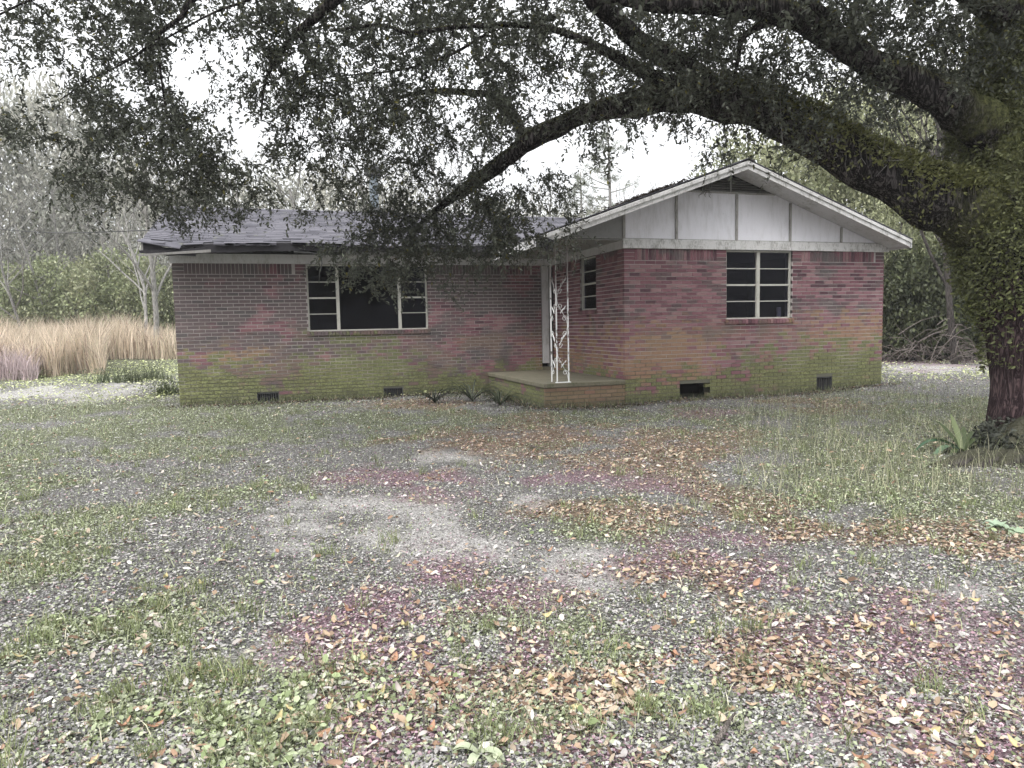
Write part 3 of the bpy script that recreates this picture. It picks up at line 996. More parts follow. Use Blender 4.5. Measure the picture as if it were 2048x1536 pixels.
window(-5.075, -2.725, 1.465, HF-.003, main, [-5.075, -4.50, -3.29, -2.725], 4, fixed=(1,))
window(1.145, 1.875, 1.765, HF-.003, side, [1.145, 1.875], 4)
# something pale standing inside the right window
hb(MB().box(3.24, 3.31, .14, .19, 1.56, 1.74), 'pale_bottle', 'white_paint', bevel=.01)

# narrow framed opening tucked into the inner corner of the porch
hb(MB().box(-.248, -.10, D_-.02, D_+.09, .68, 2.76), 'door_casing', 'white_paint')
hb(MB().box(-.098, -.02, D_+.0, D_+.10, .54, 2.76), 'door_casing', 'soffit_paint')
hb(MB().box(-.26, -.02, D_-.03, D_+.10, .52, .60), 'threshold', 'concrete')

# porch slab with brick facing
slab = MB().box(-1.50, -.002, -.03, D_-.001, .455, .53)
hb(slab, 'porch_slab', 'concrete', bevel=.008)
pb = MB()
pb2 = MB()
for (pbm, x0, x1, fn) in ((pb, -1.47, -.004, lambda u, d: (u, .0-d)), (pb2, .06, D_-.01, lambda u, d: (-1.47-d, u))):
    for k in range(7):
        z = .39-k*CH; u = x0-(BL/2 if k % 2 else 0)
        while u < x1:
            a, b = max(u, x0), min(u+BL-.01, x1); u += BL
            if b-a > .02: bx8(pbm, fn, a, b, z, z+BH, rnd.uniform(-.002, .003))
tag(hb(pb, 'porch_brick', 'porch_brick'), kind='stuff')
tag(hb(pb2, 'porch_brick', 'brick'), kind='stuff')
hb(MB().box(-1.462, -.01, .009, D_-.01, -.2, .454), 'porch_base', 'mortar')

# wrought iron corner column
pc = [(-1.228, .05), (-1.02, .05), (-1.228, .30)]
zt, zb = 2.895, .53
colm = MB()
for (x, y) in pc:
    hb(MB().box(x-.009, x+.009, y-.009, y+.009, zb, zt), 'column_upright', 'painted_iron')
hb(MB().box(-1.255, -.99, .02, .08, zb, zb+.012), 'column_foot', 'painted_iron')
def scroll(p, q, name='column_scroll'):
    mb = MB()
    d = Vector((q[0]-p[0], q[1]-p[1], 0)); L_ = d.length; d.normalize()
    o = Vector((p[0], p[1], 0))
    z = zb+.05; k = 0
    while z+.45 < zt:
        sgn = 1 if k % 2 else -1
        pts = []
        for i in range(25):
            u = i/24
            # s-shaped bar from upright to upright
            x = L_*(.5+.44*sgn*math.sin((u-.5)*PI)); zz = z+.45*u
            pts.append(o+d*x+Vector((0, 0, zz)))
        mb.tube(pts, .0042, 4)
        for (cx, cz, r, a0) in ((.30, .12, .045, 0), (.70, .33, .045, PI)):
            pts = [o+d*(L_*(cx if sgn > 0 else 1-cx)+r*(1-i/22*.75)*math.cos(a0+i*.45))+Vector((0, 0, z+cz+r*(1-i/22*.75)*math.sin(a0+i*.45))) for i in range(20)]
            mb.tube(pts, .0036, 4)
        for i in range(3):
            c0 = o+d*(L_*(.35+.15*i))+Vector((0, 0, z+.2+.03*i))
            mb.tube([c0, c0+d*.02+Vector((0, 0, .05)), c0+d*.035+Vector((0, 0, .07))], [.003, .008, .002], 4)
        z += .45; k += 1
    hb(mb, name, 'painted_iron')
scroll(pc[0], pc[1]); scroll(pc[0], pc[2])

# foundation vents
def vent(u0, u1, z0, z1, fn):
    mb = MB()
    f = .018
    def B(mb, a, b, za, zb2, d0, d1):
        pts = []
        for z in (za, zb2):
            for uu, d in ((a, d0), (b, d0), (b, d1), (a, d1)):
                x, y = fn(uu, d); pts.append((x, y, z))
        mb.hexa(pts)
    B(mb, u0, u0+f, z0, z1, -.05, -.012); B(mb, u1-f, u1, z0, z1, -.05, -.012)
    B(mb, u0+f, u1-f, z0, z0+f, -.05, -.012); B(mb, u0+f, u1-f, z1-f, z1, -.05, -.012)
    v_ = hb(mb, 'foundation_vent', 'dark_metal')
    u = u0+.05
    while u < u1-.03:
        m2 = MB(); B(m2, u, u+.012, z0+f, z1-f, -.045, -.025); o = m2.build('vent_slat', 'dark_metal'); o.parent = v_; u += .04
    m2 = MB(); B(m2, u0+f, u1-f, z0+f, z1-f, -.09, -.08); o = m2.build('vent_screen', 'rotten_wood_shade'); o.parent = v_
vent(4.02, 4.39, .13, .405, front); vent(-6.08, -5.68, .13, .315, main); vent(-3.68, -3.285, .11, .295, main)
# broken hole edge: a few shattered bricks
mb = MB()
for (x, z, a) in ((1.10, .13, .3), (1.66, .2, -.5), (1.64, .36, .2), (1.66, .11, .9), (1.12, .10, -.2)):
    mb.hexa([(x-.05, -.01, z-.03), (x+.05, -.01, z-.03+.03*a), (x+.04, .07, z-.03), (x-.05, .07, z-.03), (x-.04, -.01, z+.03), (x+.04, -.01, z+.02+.03*a), (x+.04, .07, z+.03), (x-.04, .07, z+.03)])
hb(mb, 'broken_brick', 'brick')

# dry vine hanging in the gable, left of the louver
mb = MB()
for k in range(9):
    x0 = 1.62+rnd.uniform(-.06, .14); y0 = -.05
    pts = [(x0, y0, 3.86+rnd.uniform(.0, .12))]
    for i in range(6):
        x, y, z = pts[-1]; pts.append((x-rnd.uniform(-.03, .06), y-rnd.uniform(-.02, .02), z-rnd.uniform(.02, .05)))
    mb.tube(pts, [.006]*6+[.003], 4)
hb(mb, 'dry_vine', 'grey_wood')
# debris on the gable roof's left slope
Cc, Dd, Nn2, Cl = [], [], [], []
for k in range(900):
    s = rnd.gauss(.35, .35); y = -.42+abs(rnd.gauss(0, .25))
    Cc.append((s, y, roofz(s)+.01+abs(rnd.gauss(0, .018)))); Dd.append((rnd.gauss(0, 1), rnd.gauss(0, 1), rnd.gauss(0, .25))); Nn2.append((rnd.gauss(0, .3), rnd.gauss(0, .3), 1))
    v = rnd.uniform(.03, .10); Cl.append((v*1.2, v, v*.85))
tag(hp(leaves('roof_leaf_litter', Cc, Dd, Nn2, .06, .03, Cl, 'dry_leaf')), kind='stuff')


#=====PART2
# ------------------------------------------------------------------ the oak over the yard
oak = empty('live_oak_tree', (G(2078, 905).x, G(2078, 905).y, 0))
tag(oak, 'huge old live oak at the yard edge, one long mossy limb arching over the roof', 'tree')
def op(o):
    o.parent = oak; o.matrix_parent_inverse = Matrix.Translation(-oak.location); return o
def pxr(pts):
    """(px, py, depth, width in px) -> world points, radii"""
    return [P(x, y, Z) for x, y, Z, w_ in pts], [w_*Z/FPX/2 for x, y, Z, w_ in pts]
NODES = []       # (point, radius) of the wood, where twigs can start
def limb(pts, name='limb', per=5, sides=14, jitter=.26, seed=0, material='oak_bark'):
    p_, r_ = pxr(pts); p_, r_ = spline(p_, r_, per)
    mb = MB().tube(p_, r_, sides, jitter, seed=seed)
    o = op(mb.build(name, material, smooth=True))
    for a, b_ in zip(p_, r_): NODES.append((a, b_))
    return o, p_, r_
gz = hgt(oak.location.x, oak.location.y)
trunk, tp, tr_ = limb([(2095, 925, 8.0, 245), (2088, 893, 8.0, 200), (2080, 850, 8.0, 172), (2078, 760, 8.0, 168), (2074, 660, 8.0, 175), (2062, 560, 8.0, 205),
                       (2052, 470, 8.0, 240), (2042, 380, 8.0, 235), (2040, 280, 8.0, 228), (2052, 180, 8.0, 210), (2075, 80, 8.0, 190), (2085, -60, 8.0, 170), (2110, -260, 7.9, 140), (2140, -480, 7.8, 90)],
                      'trunk', 4, 26, .16)
L1, l1p, l1r = limb([(2050, 445, 8.05, 150), (1985, 432, 7.95, 150), (1930, 415, 7.9, 138), (1868, 397, 7.85, 118), (1803, 361, 7.85, 97), (1718, 325, 7.9, 98), (1640, 276, 8.0, 92),
                     (1569, 236, 8.1, 86), (1481, 205, 8.2, 84), (1383, 192, 8.35, 72), (1286, 203, 8.5, 56), (1188, 223, 8.6, 38), (1115, 251, 8.7, 40), (1058, 283, 8.8, 40),
                     (998, 328, 8.9, 31), (945, 368, 9.0, 27), (905, 395, 9.05, 18), (860, 430, 9.1, 10), (820, 470, 9.15, 5)], seed=1, sides=16)
limb([(1052, 285, 8.8, 22), (1030, 232, 8.75, 18), (1012, 204, 8.7, 15), (985, 190, 8.65, 14), (925, 184, 8.6, 14), (860, 183, 8.6, 11), (800, 195, 8.6, 7), (740, 230, 8.6, 4)], seed=2, sides=8)
limb([(1420, 190, 8.3, 40), (1345, 165, 8.2, 30), (1290, 145, 8.1, 25), (1235, 115, 8.0, 21), (1165, 80, 7.9, 16), (1090, 55, 7.8, 13), (1000, 50, 7.8, 11), (900, 55, 7.8, 10), (820, 66, 7.8, 9), (760, 50, 7.8, 7), (660, 62, 7.8, 5)], seed=3, sides=8)
limb([(1440, 185, 8.2, 46), (1370, 130, 8.0, 42), (1290, 90, 7.8, 40), (1240, 50, 7.6, 38), (1195, 5, 7.4, 36), (1140, -60, 7.2, 32), (1060, -130, 7.0, 26), (960, -190, 6.9, 20)], seed=4, sides=10)
limb([(2040, 300, 7.9, 115), (1960, 245, 7.7, 92), (1905, 212, 7.6, 76), (1840, 172, 7.55, 62), (1760, 135, 7.5, 54), (1690, 92, 7.45, 50), (1610, 42, 7.4, 52), (1530, 20, 7.3, 44), (1400, 12, 7.2, 34), (1290, 8, 7.1, 26), (1180, -20, 7.0, 20), (1050, -60, 6.9, 14)], seed=5, sides=14)
limb([(1700, 90, 7.45, 26), (1650, 30, 7.2, 22), (1570, -40, 7.0, 20), (1450, -120, 6.7, 16), (1300, -200, 6.4, 12)], seed=6, sides=8)
limb([(2060, 60, 7.9, 80), (1980, 10, 7.6, 60), (1900, -50, 7.3, 48), (1780, -130, 6.8, 36), (1650, -200, 6.4, 34), (1500, -330, 6.0, 20)], seed=7, sides=10)
# branches that come down into the upper left of the view
limb([(1060, -130, 7.0, 20), (860, -90, 7.2, 22), (720, -30, 7.3, 24), (668, 0, 7.35, 24), (630, 35, 7.4, 20), (600, 62, 7.45, 17), (570, 92, 7.5, 11), (545, 130, 7.55, 8), (528, 175, 7.6, 6), (522, 240, 7.6, 4)], seed=8, sides=8)
limb([(604, 60, 7.45, 11), (610, 90, 7.5, 9), (618, 120, 7.5, 7), (612, 150, 7.5, 4), (606, 200, 7.5, 3)], seed=9, sides=6)
limb([(600, 62, 7.45, 9), (570, 98, 7.5, 7), (548, 140, 7.5, 5)], seed=10, sides=6)
limb([(720, -30, 7.3, 16), (560, -60, 7.0, 15), (430, -30, 6.9, 14), (380, 5, 6.9, 12), (360, 35, 6.95, 10), (330, 58, 7.0, 9), (318, 72, 7.0, 8), (318, 105, 7.05, 6), (322, 150, 7.1, 5), (332, 220, 7.2, 4), (345, 280, 7.3, 3)], seed=11, sides=7)
limb([(318, 72, 7.0, 7), (280, 105, 7.0, 5), (240, 130, 7.0, 4), (180, 160, 7.1, 3), (120, 200, 7.2, 2)], seed=12, sides=6)
limb([(560, -60, 7.0, 8), (520, -10, 7.1, 6), (440, 20, 7.1, 5), (380, 50, 7.1, 4), (300, 95, 7.1, 3), (230, 130, 7.1, 2)], seed=13, sides=6)
limb([(430, -30, 6.9, 10), (300, -60, 6.8, 9), (180, -40, 6.7, 7), (60, 0, 6.7, 5), (-60, 60, 6.7, 3)], seed=14, sides=6)
limb([(1000, 50, 7.8, 7), (900, 110, 7.9, 5), (800, 140, 8.0, 4), (700, 150, 8.0, 3), (600, 160, 8.0, 2)], seed=15, sides=5)
limb([(1568, 30, 7.3, 22), (1490, 70, 7.4, 14), (1478, 110, 7.5, 9), (1470, 150, 7.6, 5)], seed=16, sides=6)
# root flare
for k, (dx, L_) in enumerate(((-150, .9), (-100, .8), (-60, 1.0), (60, .9), (140, 1.0))):
    b0 = P(2085+dx*.3, 850, 8.0-(.25 if k in (1, 2) else 0)); g0 = G(2085+dx*1.05, 925+abs(dx)*.02)
    g1 = G(2085+dx*1.7, 935)
    op(MB().tube(*spline([b0, (b0+g0)/2+Vector((0, 0, -.12)), g0+Vector((0, 0, .03)), g1+Vector((0, 0, -.06))], [.16, .13, .09, .03], 3), 8, .25, seed=k).build('root', 'dark_bark', smooth=True))

# canopy density on a 128 x 64 pixel lattice of directions, each placed at real depth among the limbs
GRID = """4 8 8 4 8 8 8 8 8 7 6 7 8 9 9 9
4 5 6 3 8 8 8 8 7 6 9 9 7 9 9 9
1 3 6 2 7 8 8 8 4 6 9 9 5 8 8 8
2 6 8 3 6 8 8 8 2 4 5 3 5 5 4 5
3 7 8 6 4 8 7 5 1 1 .6 1 3 4 2 3
1 6 8 7 4 6 5 5 2 .3 0 .6 0 0 0 2
0 1 5 5 3 4 10 11 4 0 0 0 0 0 0 2
0 0 0 0 .3 6 13 14 5 0 0 0 0 0 0 3
0 0 0 0 0 3 6 3 .2 0 0 0 0 0 0 1"""
GRID = [[float(x) for x in r.split()] for r in GRID.split('\n')]
clumps = []
for j, row in enumerate(GRID):
    for i, dn in enumerate(row):
        n = dn*1.55; n = int(n)+(1 if rnd.random() < n-int(n) else 0)
        for _ in range(n):
            x = (i+rnd.random())*128; y = (j+rnd.random())*64
            if j >= 6 or (j >= 4 and 6 <= i <= 8): Z = rnd.uniform(8.3, 9.4)
            elif i < 5: Z = rnd.uniform(6.8, 8.6)
            elif i > 12: Z = rnd.uniform(6.8, 9.5) if j < 3 else rnd.uniform(8.6, 10.5)
            else: Z = rnd.uniform(7.0, 9.3)
            # keep the open sky patches open
            if 325 < x < 470 and 90 < y < 190 and abs((x-345)-(y-100)*.6) < 38: continue
            if 330 < x < 640 and 190 < y < 420 and abs((x-345)-(y-170)*1.15) < 26: continue
            if 722 < x < 768 and 335 < y < 420 and rnd.random() < .6: continue
            clumps.append((P(x, y, Z), rnd.uniform(.125, .23)))
# beyond the frame: the crown goes on above and behind the camera's view
for _ in range(330):
    x = rnd.uniform(-300, 2600); y = -rnd.uniform(10, 700)
    clumps.append((P(x, y, rnd.uniform(6.0, 9.0)-max(0, -y-200)*.004), rnd.uniform(.3, .5)))
for _ in range(130):
    an = rnd.uniform(0, 2*PI); rr = rnd.uniform(.5, 5.5)
    clumps.append((Vector((oak.location.x+1+rr*math.cos(an), oak.location.y+rr*math.sin(an), rnd.uniform(5.2, 8.5))), rnd.uniform(.35, .6)))
# a few single sprays hanging in the open sky
for (x, y, Z) in ((1190, 290, 8.6), (1165, 320, 8.6), (1380, 250, 8.5), (1340, 245, 8.5), (1440, 290, 8.4), (1425, 320, 8.4), (1400, 340, 8.4), (1455, 255, 8.4), (1300, 240, 8.5),
                  (1050, 350, 9), (1090, 365, 9), (1120, 385, 9), (1000, 350, 9), (1060, 390, 9.1), (985, 400, 9.1), (1040, 430, 9.2), (1085, 425, 9.2)):
    clumps.append((P(x, y, Z), .10))
clumps.sort(key=lambda c: min((c[0]-n_[0]).length for n_ in NODES[::3]))
from mathutils import kdtree
wood_pts = [n_[0] for n_ in NODES]
wood_r = [n_[1] for n_ in NODES]
tw = MB()
kd = None
for ci, (c, r) in enumerate(clumps):
    if ci % 25 == 0:
        kd = kdtree.KDTree(len(wood_pts))
        for i_, q in enumerate(wood_pts): kd.insert(q, i_)
        kd.balance()
    q, idx, dd = kd.find(c)
    r0 = min(wood_r[idx]*.6, .012+.006*dd)
    mid = q.lerp(c, .5)+Vector((rnd.gauss(0, .06), rnd.gauss(0, .06), .10*dd))*min(1, dd*1.5)
    pts, rr_ = spline([q, mid, c], [r0, r0*.7, .0035], 3)
    tw.tube(pts, rr_, 4, cap=False)
    for a, b_ in zip(pts[1:], rr_[1:]):
        wood_pts.append(a); wood_r.append(b_)
tag(op(tw.build('branchlets', 'oak_bark', smooth=True)), kind='stuff')
# sprays
C_, D_l, N_l, L_l, col_l = [], [], [], [], []
tw2v, tw2f = [], []
for c, r in clumps:
    ns = int(10 if r > .12 else 3)
    big = r > .31
    for _ in range(ns):
        o = np.array(c)+rng.normal(size=3)*r*.55
        d = o-np.array(c); d = d/(np.linalg.norm(d)+1e-6)+rng.normal(size=3)*.5+np.array([0, 0, -.35]); d /= np.linalg.norm(d)
        nl = rnd.randint(11, 17); Ls = rnd.uniform(.18, .34)
        t_ = (np.arange(nl)+rng.random(nl))/nl
        base = o+d*Ls*(t_[:, None]-.5)+np.array([0, 0, -1])*(t_[:, None]**2)*.05
        dirs = d*.75+unit(nl)*.85
        nn = unit(nl)*.7+np.array([0, 0, 1.0])
        C_.append(base); D_l.append(dirs); N_l.append(nn)
        L_l.append(rng.uniform(.034, .062, nl)*(1.5 if big else 1))
        tone = rng.uniform(.6, 1.3)
        cc = np.array([[.078, .085, .064]])*tone*rng.uniform(.7, 1.4, (nl, 1))
        pale = rng.random(nl) < .06
        cc[pale] = cc[pale]*1.8
        yel = rng.random(nl) < .02
        cc[yel] = (.13, .12, .03)
        col_l.append(cc)
        p0 = o-d*Ls*.5; p1 = o+d*Ls*.5+np.array([0, 0, -.05]); side_ = np.cross(d, [0, 0, 1.0])*.0022
        k = len(tw2v); up_ = np.array([0, 0, .003])
        tw2v += [p0-side_, p0+side_, p0+up_, p1-side_*.4, p1+side_*.4, p1+up_*.4]
        tw2f += [(k, k+1, k+4, k+3), (k+1, k+2, k+5, k+4), (k+2, k, k+3, k+5)]
C_ = np.concatenate(C_); L_l = np.concatenate(L_l)
crown = op(leaves('crown', C_, np.concatenate(D_l), np.concatenate(N_l), L_l, L_l*.46, np.concatenate(col_l), 'leaf', curl=.05))
tag(crown, kind='stuff')
tag(op(np_mesh('crown_twigs', np.array(tw2v), np.array(tw2f), 'oak_bark')), kind='stuff')
print('canopy leaves', len(C_))

# resurrection fern and creeper on the limb tops and the trunk
def epi(p_, r_, n, up_bias, i0=0, i1=None, size=(.03, .06), lift=.02, tone=(.12, .125, .045)):
    p_ = p_[i0:i1]; r_ = r_[i0:i1]
    C, D, Nn_, cl = [], [], [], []
    for _ in range(n):
        k = rnd.randrange(len(p_)-1); u = rnd.random()
        q = p_[k].lerp(p_[k+1], u); r = r_[k]*(1-u)+r_[k+1]*u
        d = (p_[k+1]-p_[k]).normalized()
        v = Vector(rng.normal(size=3)); v = v-d*v.dot(d); v.normalize(); v = (v+Vector((0, 0, up_bias))-d*d.z*up_bias).normalized()
        if v.dot((CAM-q).normalized()) < -.1 and rnd.random() < .9: continue
        C.append(q+v*(r*1.02+abs(rnd.gauss(0, lift)))); D.append(v*.8+Vector(rng.normal(size=3))*.7+Vector((0, 0, -.2))); Nn_.append(v+Vector(rng.normal(size=3))*.5)
        f = rnd.uniform(.6, 1.5); cl.append((tone[0]*f, tone[1]*f, tone[2]*f))
    return C, D, Nn_, cl
def epi_build(name, sets, size, wr=.45):
    C = np.array([tuple(x) for s_ in sets for x in s_[0]]); D = np.array([tuple(x) for s_ in sets for x in s_[1]]); Nn_ = np.array([tuple(x) for s_ in sets for x in s_[2]])
    cl = np.array([x for s_ in sets for x in s_[3]])
    L = rng.uniform(size[0], size[1], len(C))
    return tag(op(leaves(name, C, D, Nn_, L, L*wr, cl, 'leaf')), kind='stuff')
epi_build('fern_cover', [epi(l1p, l1r, 9500, 1.1, 4, 44), epi(l1p, l1r, 2600, .5, 36, 62, lift=.05, tone=(.035, .037, .022)), epi(l1p, l1r, 2500, .9, 0, 22),
                         epi(tp, tr_, 46000, .2, 18, 48, lift=.05, tone=(.115, .125, .055)), epi(tp, tr_, 3000, .1, 17, 26, lift=.07, tone=(.13, .145, .05)), epi(tp, tr_, 1500, .1, 13, 20, lift=.04, tone=(.10, .11, .045))], (.03, .065))
_b = []
for _k in range(2600):
    an = rnd.uniform(0, 2*PI); r_ = .42+abs(rnd.gauss(0, .22)); x_ = oak.location.x+r_*math.cos(an); y_ = oak.location.y+r_*math.sin(an)
    _b.append((x_, y_, float(hgt(x_, y_))+max(.01, .30*math.exp(-((r_-.42)/.2)**2)*rnd.random())))
_b = np.array(_b); _n = len(_b)
tag(op(leaves('foot_ivy', _b, unit(_n)+np.array([0, 0, .2]), unit(_n)*.6+np.array([0, -.5, 1]), rng.uniform(.035, .07, _n), .035, np.array([(.03, .033, .024)])*rng.uniform(.5, 2.2, (_n, 1)), 'leaf')), kind='stuff')
epi_build('ivy', [epi(tp, tr_, 4200, .0, 0, 9, lift=.06, tone=(.022, .024, .018))], (.04, .07), .7)
# long bare stems of dead fern on the limb
mb = MB()
for _ in range(150):
    k = rnd.randrange(20, 58); q = l1p[k]
    v = Vector((rnd.uniform(-.6, .6), -1, rnd.uniform(-.6, 1.2))).normalized()
    a = q+v*l1r[k]*.95
    pts = [a, a+v*.06+Vector((rnd.gauss(0, .05), 0, rnd.gauss(0, .05))), a+v*.06+Vector((rnd.gauss(0, .12), 0, rnd.gauss(-.05, .10)))]
    mb.tube(pts, [.003, .0025, .001], 3, cap=False)
for (x, y0, y1) in ((1545, 150, 250), (1560, 190, 290), (1372, 130, 190), (1350, 165, 215), (1558, 240, 262), (1900, 330, 420), (2030, 60, 150)):
    a = P(x, y0, 7.7); mb.tube([a, P(x+2, (y0+y1)/2, 7.7), P(x+6, y1, 7.7)], .004, 3, cap=False)
tag(op(mb.build('dead_stems', 'grey_wood')), kind='stuff')

# ------------------------------------------------------------------ background trees
def bare_tree_mesh(seed, h, r0, bark_='grey_bark', spread=.5, lean=0, depth=5, first=.3, twigs=True, sides=6):
    R_ = random.Random(seed); mb = MB()
    def grow(p, d, L, r, lvl):
        n = 4; pts = [p]; rr = [r]; q = p.copy(); dd = d.copy()
        for i in range(n):
            dd = (dd+Vector((R_.gauss(0, .10), R_.gauss(0, .10), .05 if lvl else .02))).normalized()
            q = q+dd*L/n; pts.append(q); rr.append(r*(1-(i+1)/n*(.45 if lvl < depth else .85)))
        mb.tube(pts, rr, sides if lvl < 2 else (4 if lvl < 4 else 3), cap=False)
        if lvl >= depth: return
        nb = (9 if lvl == 0 else R_.randint(3, 4))
        for b in range(nb):
            t_ = (first+(1-first)*(b+R_.random()*.6)/nb) if lvl == 0 else (.3+.7*(b+1)/nb)
            k = min(int(t_*n), n-1); a = pts[k].lerp(pts[k+1], min(t_*n-k, 1)); ra = rr[k]
            an = R_.uniform(0, 2*PI)
            sidev = Vector((math.cos(an), math.sin(an), R_.uniform(-.1, .5)))
            nd = (dd*(1-spread)+sidev*spread*1.25).normalized()
            grow(a, nd, L*R_.uniform(.42, .68)*(1 if lvl else (1.15-.6*t_)), ra*.5, lvl+1)
    grow(Vector((0, 0, -.2)), Vector((lean, 0, 1)).normalized(), h*.8, r0, 0)
    return mb
meshes = {}
def bare(px, pyb, Z, h, label, kind='grey_bark', seed=1, spread=.45, r0=.14, lean=0, depth=4, cat='tree', name='bare_tree', group='leafless trees beyond the roof'):
    key = (kind, seed, spread, depth, lean)
    if key not in meshes:
        meshes[key] = bare_tree_mesh(seed, 10, r0*10/h, kind, spread, lean, depth).mesh('branches', kind, True)
    q = P(px, pyb, Z); z = float(hgt(q.x, q.y))
    o = bpy.data.objects.new(name, meshes[key]); col.objects.link(o)
    o.location = (q.x, q.y, z-.1); o.scale = (h/10,)*3; o.rotation_euler = (0, 0, rnd.uniform(0, 6.28) if not lean else 0)
    return tag(o, label, cat, group)

# broadleaf crowns, shared between trees
def crown_cloud(seed, n_cl, per, size, tones, flat=.75, hollow=.35, rad=.25):
    r2 = np.random.default_rng(seed)
    C, D, Nn_, cl = [], [], [], []
    for _ in range(n_cl):
        v = r2.normal(size=3); v /= np.linalg.norm(v); rr = r2.uniform(hollow, 1)**.6
        c = v*rr*np.array([1, 1, flat]); c += r2.normal(size=3)*.06
        k = int(per*r2.uniform(.5, 1.4)); rad_ = rad*r2.uniform(.5, 1.2)
        p_ = c+r2.normal(size=(k, 3))*rad_*np.array([.5, .5, .38])
        C.append(p_); D.append(r2.normal(size=(k, 3))+v*.8+np.array([0, 0, -.3])); Nn_.append(r2.normal(size=(k, 3))*.8+np.array([0, 0, 1]))
        tone = np.array(tones[r2.integers(len(tones))])*r2.uniform(.7, 1.3)
        cl.append(tone*r2.uniform(.7, 1.35, (k, 1)))
    return np.concatenate(C), np.concatenate(D), np.concatenate(Nn_), np.concatenate(cl)
crown_me = {}
def leafy(px, pyb, Z, h, wdt, label, tones, key, size=.05, n_cl=150, per=75, low=.25, trunk_r=.16, name='broadleaf_tree', cat='tree', group='green trees beyond the house', bark_='dark_bark'):
    q = P(px, pyb, Z); z = float(hgt(q.x, q.y))
    root = empty(name, (q.x, q.y, z), rnd.uniform(0, 6.28)); tag(root, label, cat, group)
    if key not in crown_me:
        C, D, Nn_, cl = crown_cloud(len(crown_me)+11, n_cl, per, size, tones)
        o = leaves('crown', C, D, Nn_, np.full(len(C), size), size*.5, cl, 'leaf', simple=True)
        crown_me[key] = o.data
    else:
        o = bpy.data.objects.new('crown', crown_me[key]); col.objects.link(o)
    o.parent = root; tag(o, kind='stuff')
    ch_ = h*(1-low)/2
    o.location = (0, 0, h*low+ch_); o.scale = (wdt/2, wdt/2, ch_/.75*1.0)
    mb = MB()
    top = Vector((rnd.uniform(-.3, .3), rnd.uniform(-.3, .3), h*.8))
    pts, rr = spline([(0, 0, -.2), (rnd.uniform(-.2, .2), 0, h*.25), (rnd.uniform(-.3, .3), rnd.uniform(-.3, .3), h*.5), top], [trunk_r, trunk_r*.8, trunk_r*.55, .03], 3)
    mb.tube(pts, rr, 8, .15)
    t_o = mb.build('trunk', bark_, smooth=True); t_o.parent = root
    for k in range(6):
        a = pts[rnd.randrange(3, 8)]; an = rnd.uniform(0, 6.28)
        m2 = MB().tube(*spline([a, a+Vector((math.cos(an)*wdt*.15, math.sin(an)*wdt*.15, h*.08)), a+Vector((math.cos(an)*wdt*.34, math.sin(an)*wdt*.34, h*.12))], [trunk_r*.4, trunk_r*.25, .02], 2), 5)
        o = m2.build('limb', bark_, smooth=True); o.parent = root
    return root
YG = [(.25, .265, .15), (.32, .33, .20), (.16, .175, .095)]
DG = [(.045, .055, .028), (.07, .08, .04), (.10, .115, .055)]
GY_HAZE = [(.30, .30, .26), (.22, .225, .19), (.38, .37, .32)]  # grey tones paled, so distance haze sits in the leaf colour
for a in ((1545, 690, 30, 9.5, 7.0, 'yellow green tree rising behind the roof ridge just right of the gable peak', YG, 'yg1'),
          (1660, 690, 27, 9.8, 6.5, 'yellow green tree seen between the sloping roof edge and the oak limb', YG, 'yg2'),
          (1770, 690, 26, 9.0, 6.0, 'yellow green tree above the right end of the gable roof', YG, 'yg1'),
          (1870, 690, 30, 11.5, 8.0, 'tall yellow green tree under the crook of the oak limbs', YG, 'yg2'),
          (1980, 690, 28, 10.5, 7.0, 'yellow green tree partly hidden by the oak trunk', YG, 'yg1'),
          (1800, 690, 22, 5.2, 3.6, 'low sunlit bushy tree beside the right corner of the brick wall', YG, 'yg3'),
          (1740, 700, 38, 14.0, 9.0, 'tallest pale tree far behind the right side of the house', GY_HAZE, 'gy1'),
          (2060, 700, 36, 14.0, 9.0, 'pale tall tree far beyond the oak trunk', GY_HAZE, 'gy2')):
    leafy(*a)
for i_, a in enumerate(((1830, 700, 21.5, 3.3, 3.2, 'dark undergrowth bush right of the house wall, over the track edge'),
          (1900, 700, 21, 3.8, 3.4, 'dark undergrowth bush in the shade left of the dark trunk foot'),
          (1965, 700, 21, 3.2, 3.0, 'dark undergrowth bush close to the oak trunk'),
          (2040, 700, 22, 3.6, 3.4, 'dark undergrowth bush behind the oak trunk'))):
    leafy(*a, DG, 'dg%d' % (i_ % 2), size=.085, low=0.0, trunk_r=.05, name='undergrowth_bush', cat='bush', group='undergrowth bushes along the track')
for i_, (px, Z, h, lab) in enumerate(((1912, 19.0, 8.5, 'slender dark trunk hung with vines standing left of the oak'), (1985, 20.0, 7.5, 'thin dark tree close behind the oak trunk'), (1862, 22.0, 8.5, 'thin dark tree between the brush and the house corner'))):
    bare(px, 700, Z, h, lab, 'dark_bark', 40+i_, .3, .10, depth=3, name='dark_tree', group='dark trunks at the wood edge')
